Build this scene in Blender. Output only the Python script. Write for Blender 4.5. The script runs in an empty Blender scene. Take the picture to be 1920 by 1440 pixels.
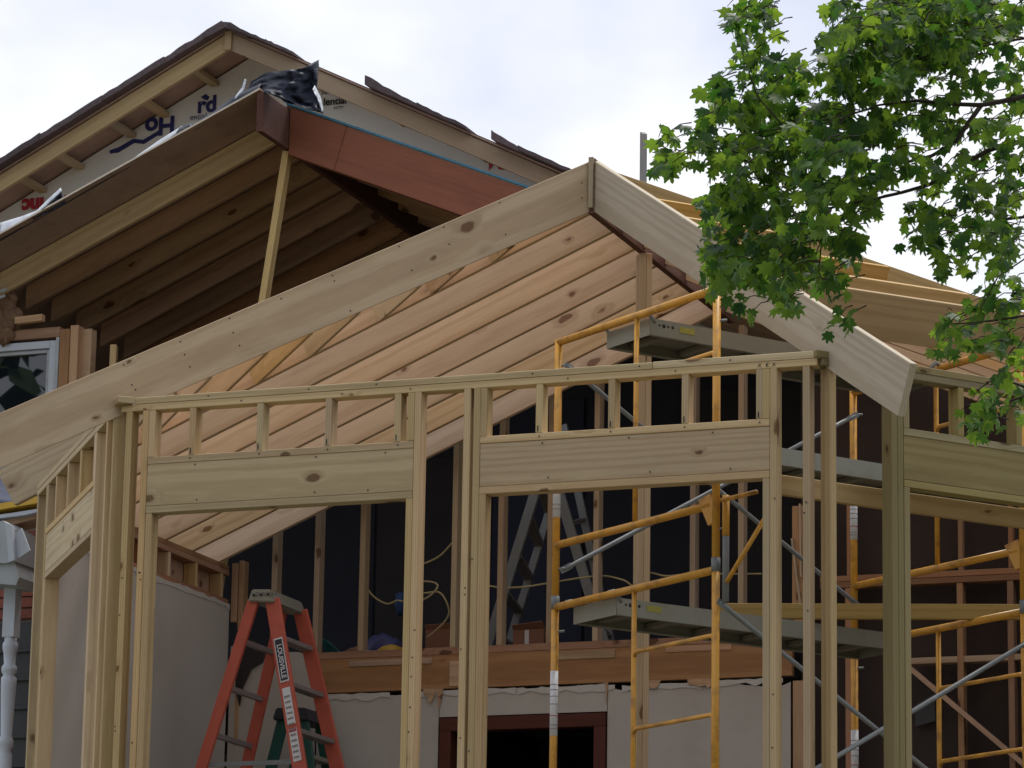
import bpy, bmesh, math, random
from mathutils import Vector as V, Matrix, noise
random.seed(7)
C = bpy.context.scene.collection
SC = bpy.context.scene

# ------------------------------------------------------------------ camera, sky, sun, exposure
FPX, PIT, ROL, TH = 7000.0, math.radians(13.013), math.radians(0.9504), math.radians(20.549)
EYE = V((0, 0, 1.6))
def _h(v): return V((v.x*math.cos(TH)-v.y*math.sin(TH), v.x*math.sin(TH)+v.y*math.cos(TH), v.z))
_fw = V((0, math.cos(PIT), math.sin(PIT))); _up = V((0, -math.sin(PIT), math.cos(PIT))); _rt = V((1, 0, 0))
RT = _h(_rt*math.cos(ROL)+_up*math.sin(ROL)); UP = _h(-_rt*math.sin(ROL)+_up*math.cos(ROL)); FW = _h(_fw)
cam = bpy.data.cameras.new('camera'); camo = bpy.data.objects.new('camera', cam); C.objects.link(camo)
cam.sensor_width = 36; cam.lens = 36*FPX/1920; cam.clip_start = .1; cam.clip_end = 1000
camo.matrix_world = Matrix(((RT.x, UP.x, -FW.x, EYE.x), (RT.y, UP.y, -FW.y, EYE.y), (RT.z, UP.z, -FW.z, EYE.z), (0, 0, 0, 1)))
SC.camera = camo
SUN_EL, SUN_AZ = math.radians(66), math.radians(12)     # azimuth measured from +y (behind the house) towards +x
w = bpy.data.worlds.new('World'); SC.world = w; w.use_nodes = True
nt = w.node_tree; N = nt.nodes; L = nt.links; N.clear()
out = N.new('ShaderNodeOutputWorld'); bg = N.new('ShaderNodeBackground'); bg.inputs['Strength'].default_value = .1
sky = N.new('ShaderNodeTexSky'); sky.sky_type = 'NISHITA'; sky.sun_disc = False
sky.sun_elevation = SUN_EL; sky.sun_rotation = SUN_AZ; sky.air_density = 1; sky.dust_density = 1.5
tc = N.new('ShaderNodeTexCoord'); mp = N.new('ShaderNodeMapping'); mp.inputs['Scale'].default_value = (1, 1, 1.6)
mp.inputs['Location'].default_value = (3.37, .6, .2)
nz = N.new('ShaderNodeTexNoise'); nz.inputs['Scale'].default_value = 5.5; nz.inputs['Detail'].default_value = 5; nz.inputs['Roughness'].default_value = .5
rp = N.new('ShaderNodeValToRGB'); rp.color_ramp.elements[0].position = .36; rp.color_ramp.elements[1].position = .60
rp.color_ramp.elements[0].color = (6.5, 7.1, 8.9, 1); rp.color_ramp.elements[1].color = (10.9, 11.0, 11.3, 1)
mx = N.new('ShaderNodeMixRGB'); mx.inputs['Fac'].default_value = .93
L.new(tc.outputs['Generated'], mp.inputs['Vector']); L.new(mp.outputs[0], nz.inputs['Vector']); L.new(nz.outputs['Fac'], rp.inputs['Fac'])
L.new(sky.outputs[0], mx.inputs['Color1']); L.new(rp.outputs[0], mx.inputs['Color2'])
L.new(mx.outputs[0], bg.inputs['Color']); L.new(bg.outputs[0], out.inputs[0])
sl = bpy.data.lights.new('sun', 'SUN'); sl.energy = 3.2; sl.angle = math.radians(12); sl.color = (1, .95, .86)
so = bpy.data.objects.new('sun', sl); C.objects.link(so)
sd = V((math.sin(SUN_AZ)*math.cos(SUN_EL), math.cos(SUN_AZ)*math.cos(SUN_EL), math.sin(SUN_EL)))
so.rotation_euler = (-sd).to_track_quat('-Z', 'Y').to_euler(); so.location = (0, 0, 40)
SC.view_settings.view_transform = 'Standard'; SC.view_settings.look = 'None'; SC.view_settings.exposure = .06; SC.view_settings.gamma = 1
SC.view_settings.use_curve_mapping = False
SC.render.engine = 'CYCLES'; SC.cycles.max_bounces = 6; SC.cycles.transparent_max_bounces = 8

# pixel (of the 1920x1440 photograph) -> point on a real plane of the building
def pl(x, y, n, d):
    r = RT*((x-960)/FPX) - UP*((y-720)/FPX) + FW; n = V(n)
    return EYE + r*((d - EYE.dot(n))/r.dot(n))
def ay(x, y, Y): return pl(x, y, (0, 1, 0), Y)
def ax(x, y, X): return pl(x, y, (1, 0, 0), X)
def az(x, y, Z): return pl(x, y, (0, 0, 1), Z)
def on(x, y, D):
    r = RT*((x-960)/FPX) - UP*((y-720)/FPX) + FW
    return EYE + r*D

# ------------------------------------------------------------------ materials
def new_mat(name):
    m = bpy.data.materials.new(name); m.use_nodes = True; t = m.node_tree; t.nodes.clear()
    o = t.nodes.new('ShaderNodeOutputMaterial'); b = t.nodes.new('ShaderNodeBsdfPrincipled'); t.links.new(b.outputs[0], o.inputs[0])
    return m, t, b
def nd(t, ty, **kw):
    n = t.nodes.new(ty)
    for k, v in kw.items():
        if k in n.inputs: n.inputs[k].default_value = v
        else: setattr(n, k, v)
    return n
def math_(t, op, a, b=None, clamp=False):
    n = t.nodes.new('ShaderNodeMath'); n.operation = op; n.use_clamp = clamp
    for i, v in enumerate((a, b)):
        if v is None: continue
        if isinstance(v, (int, float)): n.inputs[i].default_value = v
        else: t.links.new(v, n.inputs[i])
    return n.outputs[0]
def mixc(t, f, a, b, mode='MIX'):
    n = t.nodes.new('ShaderNodeMixRGB'); n.blend_type = mode
    for i, v in zip(('Fac', 'Color1', 'Color2'), (f, a, b)):
        if isinstance(v, (int, float)): n.inputs[i].default_value = v
        elif isinstance(v, tuple): n.inputs[i].default_value = v if len(v) == 4 else v+(1,)
        else: t.links.new(v, n.inputs[i])
    return n.outputs[0]
def ramp(t, f, p0, p1, c0=(0, 0, 0, 1), c1=(1, 1, 1, 1)):
    n = t.nodes.new('ShaderNodeValToRGB'); e = n.color_ramp.elements
    e[0].position, e[1].position = p0, p1; e[0].color, e[1].color = c0, c1
    t.links.new(f, n.inputs['Fac']); return n.outputs['Color']
def wood(name, light, dark, knots=.125, var=.18, stain=.2, grain=.55, rough=.75, spec=.25):
    """sawn softwood: growth rings round the board's long (local X) axis, knots, fine fibre and a tone of its own for every board"""
    m, t, b = new_mat(name); lk = t.links.new
    tcn = t.nodes.new('ShaderNodeTexCoord'); oi = t.nodes.new('ShaderNodeObjectInfo')
    off = nd(t, 'ShaderNodeVectorMath', operation='MULTIPLY_ADD')
    cmb = t.nodes.new('ShaderNodeCombineXYZ')
    r = oi.outputs['Random']
    lk(math_(t, 'MULTIPLY', r, 57.0), cmb.inputs[0])
    lk(math_(t, 'MULTIPLY_ADD', math_(t, 'FRACT', math_(t, 'MULTIPLY', r, 13.7)), .24), cmb.inputs[1])
    lk(math_(t, 'MULTIPLY', math_(t, 'FRACT', math_(t, 'MULTIPLY', r, 29.3)), .2), cmb.inputs[2])
    add = nd(t, 'ShaderNodeVectorMath', operation='ADD'); lk(tcn.outputs['Object'], add.inputs[0]); lk(cmb.outputs[0], add.inputs[1])
    P = add.outputs[0]
    # knots
    kmap = nd(t, 'ShaderNodeMapping'); kmap.inputs['Scale'].default_value = (3.4, 6.5, 6.5); lk(P, kmap.inputs[0])
    kn = nd(t, 'ShaderNodeTexNoise', Scale=3.0, Detail=2.0); lk(kmap.outputs[0], kn.inputs['Vector'])
    kd = nd(t, 'ShaderNodeVectorMath', operation='MULTIPLY_ADD'); lk(kn.outputs['Color'], kd.inputs[0]); kd.inputs[1].default_value = (.22, .22, .22); lk(kmap.outputs[0], kd.inputs[2])
    vo = nd(t, 'ShaderNodeTexVoronoi', Scale=1.0); lk(kd.outputs[0], vo.inputs['Vector'])
    sep = t.nodes.new('ShaderNodeSeparateColor'); lk(vo.outputs['Color'], sep.inputs[0])
    D = math_(t, 'ADD', math_(t, 'MULTIPLY', vo.outputs['Distance'], math_(t, 'ADD', math_(t, 'MULTIPLY', sep.outputs[1], .9), .6)), math_(t, 'MULTIPLY', math_(t, 'GREATER_THAN', sep.outputs[0], .5), 9.0))
    knot = ramp(t, D, knots*.85, knots*1.1, (1, 1, 1, 1), (0, 0, 0, 1))
    halo = ramp(t, D, knots, knots*2.2, (1, 1, 1, 1), (0, 0, 0, 1))
    # rings
    rmap = nd(t, 'ShaderNodeMapping'); rmap.inputs['Scale'].default_value = (.10, 1, 1); lk(P, rmap.inputs[0])
    wv = nd(t, 'ShaderNodeTexWave', wave_type='RINGS', rings_direction='X', Scale=24.0, Distortion=2.2, Detail=2.0)
    wv.inputs['Detail Scale'].default_value = 1.4
    lk(rmap.outputs[0], wv.inputs['Vector']); lk(math_(t, 'MULTIPLY', halo, 5.0), wv.inputs['Phase Offset'])
    rings = ramp(t, wv.outputs['Fac'], .35, 1.0)
    fmap = nd(t, 'ShaderNodeMapping'); fmap.inputs['Scale'].default_value = (4, 90, 90); lk(P, fmap.inputs[0])
    fn = nd(t, 'ShaderNodeTexNoise', Scale=1.0, Detail=4.0, Roughness=.65); lk(fmap.outputs[0], fn.inputs['Vector'])
    smap = nd(t, 'ShaderNodeMapping'); smap.inputs['Scale'].default_value = (1.3, 7, 7); lk(P, smap.inputs[0])
    sn = nd(t, 'ShaderNodeTexNoise', Scale=1.0, Detail=5.0, Roughness=.6); lk(smap.outputs[0], sn.inputs['Vector'])
    c = mixc(t, math_(t, 'MULTIPLY', rings, grain), light, dark)
    c = mixc(t, math_(t, 'MULTIPLY', ramp(t, fn.outputs['Fac'], .42, .75), .35), c, dark)
    c = mixc(t, math_(t, 'MULTIPLY', ramp(t, sn.outputs['Fac'], .48, .74), stain), c, tuple(x*.55 for x in dark))
    c = mixc(t, math_(t, 'MULTIPLY', halo, .35), c, tuple(x*.75 for x in dark))
    c = mixc(t, math_(t, 'MULTIPLY', knot, .85), c, (dark[0]*.34, dark[1]*.22, dark[2]*.15))
    hs = t.nodes.new('ShaderNodeHueSaturation'); lk(c, hs.inputs['Color'])
    lk(math_(t, 'ADD', math_(t, 'MULTIPLY', math_(t, 'FRACT', math_(t, 'MULTIPLY', r, 7.31)), var*2), 1-var), hs.inputs['Value'])
    lk(math_(t, 'ADD', math_(t, 'MULTIPLY', math_(t, 'FRACT', math_(t, 'MULTIPLY', r, 3.77)), .3), .85), hs.inputs['Saturation'])
    lk(math_(t, 'ADD', math_(t, 'MULTIPLY', math_(t, 'FRACT', math_(t, 'MULTIPLY', r, 17.1)), .016), .492), hs.inputs['Hue'])
    lk(hs.outputs[0], b.inputs['Base Color']); b.inputs['Roughness'].default_value = rough; b.inputs['Specular IOR Level'].default_value = spec
    bp = nd(t, 'ShaderNodeBump', Strength=.35, Distance=.002); lk(fn.outputs['Fac'], bp.inputs['Height']); lk(bp.outputs[0], b.inputs['Normal'])
    return m
def plain(name, col, rough=.6, metal=0., var=.15, scale=6., bump=.0, dirt=None, dirt_amt=.0, dscale=3., spec=.4, obj_var=.0):
    m, t, b = new_mat(name); lk = t.links.new
    tcn = t.nodes.new('ShaderNodeTexCoord')
    n1 = nd(t, 'ShaderNodeTexNoise', Scale=scale, Detail=6.0, Roughness=.6); lk(tcn.outputs['Object'], n1.inputs['Vector'])
    c = mixc(t, n1.outputs['Fac'], tuple(x*(1-var) for x in col), tuple(min(1, x*(1+var)) for x in col))
    if dirt:
        n2 = nd(t, 'ShaderNodeTexNoise', Scale=dscale, Detail=8.0, Roughness=.7); lk(tcn.outputs['Object'], n2.inputs['Vector'])
        c = mixc(t, math_(t, 'MULTIPLY', ramp(t, n2.outputs['Fac'], .5, .66), dirt_amt), c, dirt)
    if obj_var:
        oi = t.nodes.new('ShaderNodeObjectInfo'); hs = t.nodes.new('ShaderNodeHueSaturation'); lk(c, hs.inputs['Color'])
        lk(math_(t, 'ADD', math_(t, 'MULTIPLY', oi.outputs['Random'], 2*obj_var), 1-obj_var), hs.inputs['Value']); c = hs.outputs[0]
    lk(c, b.inputs['Base Color']); b.inputs['Roughness'].default_value = rough; b.inputs['Metallic'].default_value = metal
    b.inputs['Specular IOR Level'].default_value = spec
    if bump:
        bp = nd(t, 'ShaderNodeBump', Strength=bump, Distance=.01); lk(n1.outputs['Fac'], bp.inputs['Height']); lk(bp.outputs[0], b.inputs['Normal'])
    return m
M = {}
M['spf'] = wood('spruce_stud', (.50, .375, .212), (.36, .24, .118))
M['spf_shaded'] = wood('tree_shaded_spruce', (.27, .225, .108), (.19, .145, .063))  # same spruce, darkened and greened to stand for the maple's shade
M['treated'] = wood('pressure_treated_pine', (.465, .37, .24), (.34, .24, .138), knots=.135, stain=.3, grain=.5)
M['pale'] = wood('planed_pale_pine', (.52, .45, .35), (.40, .315, .22), knots=.135, grain=.55)
M['pine'] = wood('bounce_lit_pine', (.62, .445, .27), (.46, .30, .16), knots=.135, var=.14, grain=.55)  # warmer, brighter base colour stands for light bounced among the rafters
M['ochre'] = wood('ochre_pine', (.46, .31, .13), (.34, .205, .075), knots=.09, grain=.55)
M['old'] = wood('aged_framing', (.45, .30, .195), (.30, .185, .115), knots=.14, stain=.4)
M['stud_in'] = wood('indoor_stud', (.40, .31, .21), (.30, .21, .13), knots=.14, stain=.3)
M['rim'] = wood('rim_pine', (.34, .185, .105), (.22, .11, .06), knots=.135, stain=.35)
M['weathered'] = wood('weathered_board', (.26, .25, .24), (.19, .165, .15), knots=.0, stain=.4)
M['fascia'] = wood('fascia_pine', (.35, .27, .165), (.255, .185, .105), knots=.06, grain=.3, stain=.2)
M['lvl'] = wood('laminated_beam', (.205, .07, .046), (.15, .048, .032), knots=.0, grain=.25, stain=.35)
M['lvl_dark'] = wood('rough_shaded_beam', (.13, .05, .035), (.08, .03, .02), knots=.0, stain=.4)  # dark rough beam; on the bay ridge the dark tone stands for shadow
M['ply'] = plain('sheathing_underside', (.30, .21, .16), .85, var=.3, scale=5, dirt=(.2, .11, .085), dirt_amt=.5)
M['ply_edge'] = plain('lit_sheathing_edge', (.62, .55, .45), .8, var=.2, scale=30)  # plywood edge made pale so that it looks lit
M['dark_in'] = plain('unlit_room_lining', (.020, .021, .030), .9, var=.3, scale=2)  # near-black colour carries the darkness of the unlit rooms
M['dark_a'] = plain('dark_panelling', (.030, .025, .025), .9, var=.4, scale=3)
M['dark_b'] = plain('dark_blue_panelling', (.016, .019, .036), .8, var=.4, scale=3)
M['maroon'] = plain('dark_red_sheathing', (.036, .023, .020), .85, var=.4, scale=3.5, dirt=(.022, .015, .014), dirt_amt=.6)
M['drywall'] = plain('bare_drywall', (.42, .385, .35), .9, var=.08, scale=1.3, dirt=(.34, .30, .265), dirt_amt=.55, dscale=1.1)
M['drywall_edge'] = plain('torn_gypsum', (.46, .43, .40), .95, var=.15, scale=40)
M['wrap'] = plain('house_wrap', (.62, .65, .64), .5, var=.1, scale=5, bump=.5)
M['navy'] = plain('navy_print', (.022, .027, .13), .6, var=.05)
M['red'] = plain('red_print', (.36, .03, .045), .6, var=.05)
M['black'] = plain('black_print', (.02, .02, .022), .6, var=.05)
M['tarp'] = plain('black_plastic', (.016, .020, .036), .62, var=.4, scale=9, bump=.2, spec=.22)
M['tarp_white'] = plain('white_sheet_back', (.40, .43, .48), .5, var=.1)
M['tarp_blue'] = plain('blue_membrane', (.045, .17, .26), .5, var=.3, scale=8)
M['navyroll'] = plain('navy_membrane', (.035, .045, .08), .8, var=.3, scale=7, bump=.2)
M['shingle'] = plain('weathered_shingle', (.085, .066, .072), .95, var=.45, scale=30, bump=.6, obj_var=.25)
M['white'] = plain('white_paint', (.42, .46, .52), .5, var=.06, scale=4, dirt=(.4, .4, .38), dirt_amt=.4)
M['greywhite'] = plain('weathered_white_metal', (.33, .36, .38), .5, var=.12, scale=8, dirt=(.22, .22, .2), dirt_amt=.6)
M['yellowbar'] = plain('yellow_strip', (.52, .32, .035), .5, var=.1)
M['brick'] = plain('red_brick', (.20, .065, .045), .9, var=.3, scale=25, bump=.3, obj_var=.3)
M['mortar'] = plain('mortar', (.22, .17, .15), .95, var=.2, scale=20)
M['siding'] = plain('dark_siding', (.05, .052, .056), .8, var=.2)
M['foam'] = plain('brown_insulation', (.17, .10, .06), .95, var=.4, scale=28, bump=.8)
M['yellow'] = plain('yellow_enamel', (.62, .305, .035), .38, var=.12, scale=9, dirt=(.16, .075, .03), dirt_amt=.75, dscale=7, spec=.5)
M['galv'] = plain('galvanised_tube', (.20, .215, .225), .55, metal=.25, var=.2, scale=14, dirt=(.2, .18, .15), dirt_amt=.4, dscale=10)
M['alu'] = plain('aluminium', (.25, .245, .20), .45, metal=.35, var=.15, scale=10, dirt=(.2, .18, .13), dirt_amt=.6, dscale=5)
M['alu_dark'] = plain('dark_plank_underside', (.17, .155, .13), .8, var=.3, scale=6, dirt=(.07, .06, .05), dirt_amt=.6, dscale=3)  # darker, blotchier metal for the plank's deck panel and ribs
M['orange'] = plain('orange_fibreglass', (.45, .092, .056), .45, var=.1, scale=8, dirt=(.3, .05, .03), dirt_amt=.4, dscale=5)
M['step'] = plain('ladder_step', (.26, .225, .22), .5, metal=.3, var=.2, scale=12)
M['label'] = plain('white_label', (.62, .62, .64), .5, var=.12, scale=60)
M['lgreen'] = plain('green_fibreglass', (.012, .075, .06), .5, var=.2)
M['lblack'] = plain('black_ladder_top', (.02, .022, .03), .5, var=.2)
M['yellowtag'] = plain('yellow_tag', (.34, .30, .05), .5, var=.15, scale=40)
M['casing'] = wood('mahogany_casing', (.085, .027, .02), (.055, .018, .014), knots=.0, grain=.3)
M['cable'] = plain('pale_cable', (.42, .36, .2), .5, var=.1)
M['teal'] = plain('teal_sheet', (.02, .16, .16), .5, var=.3, scale=5)
M['blue'] = plain('blue_cloth', (.02, .06, .2), .7, var=.2)
M['card'] = plain('brown_carton', (.24, .115, .075), .9, var=.15, scale=5)
M['bag'] = plain('blue_bag', (.06, .07, .2), .5, var=.4, scale=9)
M['bagy'] = plain('yellow_bag', (.55, .35, .05), .5, var=.15)
M['deck'] = plain('plywood_deck', (.15, .12, .085), .85, var=.2, scale=3)
M['lawn'] = plain('lawn_soil', (.15, .145, .10), .95, var=.4, scale=.8)
M['bark'] = plain('bark', (.045, .034, .027), .95, var=.4, scale=20, bump=.6)
# window glass that shows the trees and sky it mirrors
m, t, b = new_mat('window_glass'); b.inputs['Base Color'].default_value = (.006, .008, .013, 1); b.inputs['Roughness'].default_value = .01
b.inputs['Specular IOR Level'].default_value = .9; M['glass'] = m
# leaves: thin, light comes through them
m, t, b = new_mat('maple_leaf')
oi = t.nodes.new('ShaderNodeObjectInfo'); geo = t.nodes.new('ShaderNodeNewGeometry')
at = t.nodes.new('ShaderNodeAttribute'); at.attribute_name = 'tone'
rnd = math_(t, 'FRACT', math_(t, 'ADD', oi.outputs['Random'], at.outputs['Fac']))
colr = ramp(t, rnd, .0, 1.0, (.016, .060, .020, 1), (.042, .115, .028, 1))
coltr = ramp(t, rnd, .0, 1.0, (.045, .15, .014, 1), (.29, .44, .035, 1))
df = t.nodes.new('ShaderNodeBsdfPrincipled'); t.links.new(colr, df.inputs['Base Color']); df.inputs['Roughness'].default_value = .5; df.inputs['Specular IOR Level'].default_value = .35
tr = t.nodes.new('ShaderNodeBsdfTranslucent'); t.links.new(coltr, tr.inputs['Color'])
ms = t.nodes.new('ShaderNodeMixShader'); ms.inputs[0].default_value = .5
t.links.new(df.outputs[0], ms.inputs[1]); t.links.new(tr.outputs[0], ms.inputs[2])
t.links.new(ms.outputs[0], [n for n in t.nodes if n.type == 'OUTPUT_MATERIAL'][0].inputs[0]); M['leaf'] = m

# ------------------------------------------------------------------ object helpers
WM = {}
def thing(name, label, cat, loc=(0, 0, 0), group=None):
    o = bpy.data.objects.new(name, None); C.objects.link(o); o.location = loc; o.empty_display_size = .2
    o['label'] = label; o['category'] = cat; o['kind'] = 'thing'
    if group: o['group'] = group
    WM[o] = Matrix.Translation(V(loc)); return o
def tag(o, label, cat, group=None):
    o['label'] = label; o['category'] = cat; o['kind'] = 'thing'
    if group: o['group'] = group
    return o
def put(name, data, mw, parent=None):
    o = bpy.data.objects.new(name, data); C.objects.link(o); WM[o] = mw
    if parent is not None:
        o.parent = parent; o.matrix_basis = WM[parent].inverted() @ mw
    else: o.matrix_basis = mw
    return o
def mesh(name, verts, faces, mat, smooth=False):
    me = bpy.data.meshes.new(name); me.from_pydata([tuple(v) for v in verts], [], faces)
    for mm in (mat if isinstance(mat, list) else [mat]): me.materials.append(mm)
    bm = bmesh.new(); bm.from_mesh(me); bmesh.ops.recalc_face_normals(bm, faces=bm.faces); bm.to_mesh(me); bm.free()
    if smooth:
        for p in me.polygons: p.use_smooth = True
    me.update(); return me
CACHE = {}
BX = [(0, 3, 2, 1), (4, 5, 6, 7), (0, 1, 5, 4), (1, 2, 6, 5), (2, 3, 7, 6), (3, 0, 4, 7)]
def basis(o, X, Y, Z): return Matrix(((X.x, Y.x, Z.x, o.x), (X.y, Y.y, Z.y, o.y), (X.z, Y.z, Z.z, o.z), (0, 0, 0, 1)))
def boxmesh(lx, ly, lz, mat, s0=0., s1=0., bev=.0025):
    key = (round(lx, 4), round(ly, 4), round(lz, 4), mat.name, round(s0, 3), round(s1, 3))
    if key not in CACHE:
        a, b = ly/2, lz/2
        vs = [(-s0*b, -a, -b), (lx-s1*b, -a, -b), (lx-s1*b, a, -b), (-s0*b, a, -b), (s0*b, -a, b), (lx+s1*b, -a, b), (lx+s1*b, a, b), (s0*b, a, b)]
        me = mesh('board', vs, BX, mat)
        if bev and min(lx, ly, lz) > bev*4:
            bm = bmesh.new(); bm.from_mesh(me)
            bmesh.ops.bevel(bm, geom=list(bm.edges), offset=bev, segments=1, affect='EDGES'); bm.to_mesh(me); bm.free()
        CACHE[key] = me
    return CACHE[key]
def board(name, P, Q, th, dp, mat, parent=None, up=(0, 0, 1), s0=0., s1=0., twist=0., bev=.0025):
    """box along P->Q, th across, dp along the 'up' side; local X is the grain"""
    P, Q = V(P), V(Q); X = (Q-P); ln = X.length; X.normalize(); S = X.cross(V(up)); S.normalize()
    if twist: S = Matrix.Rotation(twist, 3, X) @ S
    Z = S.cross(X)
    # S,X,Z right handed as X, -S? use Y = Z x X
    Y = Z.cross(X)
    return put(name, boxmesh(ln, th, dp, mat, s0, s1, bev), basis(P, X, Y, Z), parent)
class Frame:
    """wall coordinates: t along the wall, n inward from its outer face, z up"""
    def __init__(s, O, U, Nout): s.O, s.U, s.N = V(O), V(U), V(Nout)
    def p(s, t, n, z): return s.O + s.U*t - s.N*n + V((0, 0, z))
    def box(s, name, t0, t1, n0, n1, z0, z1, mat, parent, jit=True):
        d = (t1-t0, n1-n0, z1-z0); k = d.index(max(d)); tm, nm, zm = (t0+t1)/2, (n0+n1)/2, (z0+z1)/2
        j = random.uniform(-.0015, .0015) if jit else 0
        tw = random.uniform(-.006, .006) if jit else 0
        if k == 0: return board(name, s.p(t0, nm+j, zm), s.p(t1, nm+j, zm), d[1], d[2], mat, parent, twist=tw)
        if k == 2: return board(name, s.p(tm, nm+j, z0), s.p(tm, nm+j, z1), d[0], d[1], mat, parent, up=-s.N, twist=tw)
        return board(name, s.p(tm, n0, zm), s.p(tm, n1, zm), d[0], d[2], mat, parent)
def tube(name, pts, r, mat, parent=None, seg=10, cap=True):
    vs, fs = [], []; pts = [V(p) for p in pts]; n = len(pts)
    prev = None
    for i, p in enumerate(pts):
        d = (pts[min(i+1, n-1)]-pts[max(i-1, 0)]).normalized()
        if prev is None:
            a = d.cross(V((0, 0, 1))) if abs(d.z) < .9 else d.cross(V((1, 0, 0)))
        else: a = prev - d*prev.dot(d)
        a.normalize(); prev = a; b2 = d.cross(a)
        rr = r[i] if isinstance(r, (list, tuple)) else r
        for k in range(seg):
            th = 2*math.pi*k/seg; vs.append(p + a*math.cos(th)*rr + b2*math.sin(th)*rr)
    for i in range(n-1):
        for k in range(seg):
            fs.append((i*seg+k, i*seg+(k+1) % seg, (i+1)*seg+(k+1) % seg, (i+1)*seg+k))
    if cap: fs.append(tuple(range(seg))); fs.append(tuple((n-1)*seg+k for k in range(seg)))
    o0 = pts[0]; me = mesh(name, [v-o0 for v in vs], fs, mat, True)
    return put(name, me, Matrix.Translation(o0), parent)
def prism(name, pts, ext, mat, parent=None):
    """polygon pts (world) extruded by vector ext"""
    pts = [V(p) for p in pts]; e = V(ext); n = len(pts); o0 = pts[0]
    vs = [p-o0 for p in pts]+[p+e-o0 for p in pts]
    fs = [tuple(range(n)), tuple(range(2*n-1, n-1, -1))]+[(i, (i+1) % n, n+(i+1) % n, n+i) for i in range(n)]
    return put(name, mesh(name, vs, fs, mat), Matrix.Translation(o0), parent)
def grid(name, fn, nu, nv, mat, parent=None, thick=.004, smooth=True):
    P = [[V(fn(i/nu, j/nv)) for j in range(nv+1)] for i in range(nu+1)]; o0 = P[0][0].copy()
    vs = [p-o0 for r in P for p in r]; fs = [(i*(nv+1)+j, (i+1)*(nv+1)+j, (i+1)*(nv+1)+j+1, i*(nv+1)+j+1) for i in range(nu) for j in range(nv)]
    me = mesh(name, vs, fs, mat, smooth); o = put(name, me, Matrix.Translation(o0), parent)
    if thick:
        md = o.modifiers.new('solid', 'SOLIDIFY'); md.thickness = thick; md.offset = 0
    return o
def text(body, P, size, mat, parent, X=(1, 0, 0), Y=(0, 0, 1), name='lettering', bold=.0, align='CENTER', sx=1.):
    cu = bpy.data.curves.new(name, 'FONT'); cu.body = body; cu.size = size; cu.align_x = align; cu.align_y = 'CENTER'; cu.offset = bold; cu.materials.append(mat)
    X, Y = V(X).normalized(), V(Y).normalized(); Z = X.cross(Y)
    tmp = bpy.data.objects.new('tmp', cu); C.objects.link(tmp); me = bpy.data.meshes.new_from_object(tmp)
    bpy.data.objects.remove(tmp); bpy.data.curves.remove(cu)
    return put(name, me, basis(V(P), X*sx, Y, Z), parent)
def lump(name, c, r, mat, parent=None, amp=.25, sc=3., sub=3, squash=(1, 1, 1)):
    bm = bmesh.new(); bmesh.ops.create_icosphere(bm, subdivisions=sub, radius=1)
    for v in bm.verts:
        k = 1+amp*noise.noise(v.co*sc+V(c)*3.1)*1.6
        v.co = V((v.co.x*r*squash[0]*k, v.co.y*r*squash[1]*k, v.co.z*r*squash[2]*k))
    me = bpy.data.meshes.new(name); bm.to_mesh(me); bm.free(); me.materials.append(mat)
    for p in me.polygons: p.use_smooth = True
    return put(name, me, Matrix.Translation(V(c)), parent)

# ------------------------------------------------------------------ ground and floors
FLOOR = 2.8
lawn = grid('lawn', lambda u, v: (-150+300*u, -60+360*v, (0 if -60+360*v < 8 else min(2.3, (-60+360*v-8)*.25))), 30, 72, M['lawn'], None, 0, False); lawn['kind'] = 'structure'
fl = prism('deck_floor', [(-10.72, 20.25, FLOOR-.25), (-9.19, 18.19, FLOOR-.25), (-5.06, 18.19, FLOOR-.25), (-3.5, 20.2, FLOOR-.25), (-3.5, 23.1, FLOOR-.25), (-10.72, 23.1, FLOOR-.25)], (0, 0, .25), M['deck']); fl['kind'] = 'structure'
uf = prism('upper_floor', [(-12.2, 23.29, 5.25), (-3.4, 23.29, 5.25), (-3.4, 26.0, 5.25), (-12.2, 26.0, 5.25)], (0, 0, .2), M['dark_in']); uf['kind'] = 'structure'

# ------------------------------------------------------------------ the three stud walls of the bay
ZT, ZP, ZS, ZH = 6.155, 6.079, 5.812, 5.772      # top of plates, underside of plates, top and underside of the sill over the header
HB, HL = 5.538, 5.498                            # underside of header, underside of the plate below it
W9 = .089
FF = Frame((0, 18.185, 0), (1, 0, 0), (0, -1, 0))
fw_ = thing('stud_wall', 'long front stud wall with two header boards below its row of cripple studs', 'stud wall', (-7.1, 18.23, FLOOR), 'stud walls of the bay')
def stud(fr, t, root, mat, z0=FLOOR+.04, z1=ZP, name='stud', n0=0, n1=W9): return fr.box(name, t, t+.038, n0, n1, z0, z1, mat, root)
S = M['spf']
FF.box('top_plate', -9.05, -6.03, 0, W9, 6.118, ZT, S, fw_); FF.box('top_plate', -6.026, -5.115, 0, W9, 6.118, ZT+.002, S, fw_)
FF.box('top_plate', -9.13, -5.13, 0, W9, ZP, 6.116, S, fw_)
FF.box('bottom_plate', -9.15, -5.1, 0, W9, FLOOR, FLOOR+.038, S, fw_)
for t in (-9.098, -8.996, -7.374, -7.09, -7.034, -5.384, -5.208): stud(FF, t, fw_, S)
for t in (-8.957, -7.413, -6.995, -5.423): stud(FF, t, fw_, S, z1=HL-.001, name='trimmer_stud')
for a, b2 in ((-8.957, -7.376), (-6.994, -5.386)):
    FF.box('sill_plate', a, b2, 0, W9, ZH+.001, ZS, S, fw_); FF.box('header_plate', a, b2, 0, W9, HL, HB-.002, S, fw_)
    FF.box('header_board', a, b2, .003, .041, HB, ZH, M['spf'], fw_); FF.box('header_board', a, b2, .046, W9, HB, ZH, S, fw_)
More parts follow.
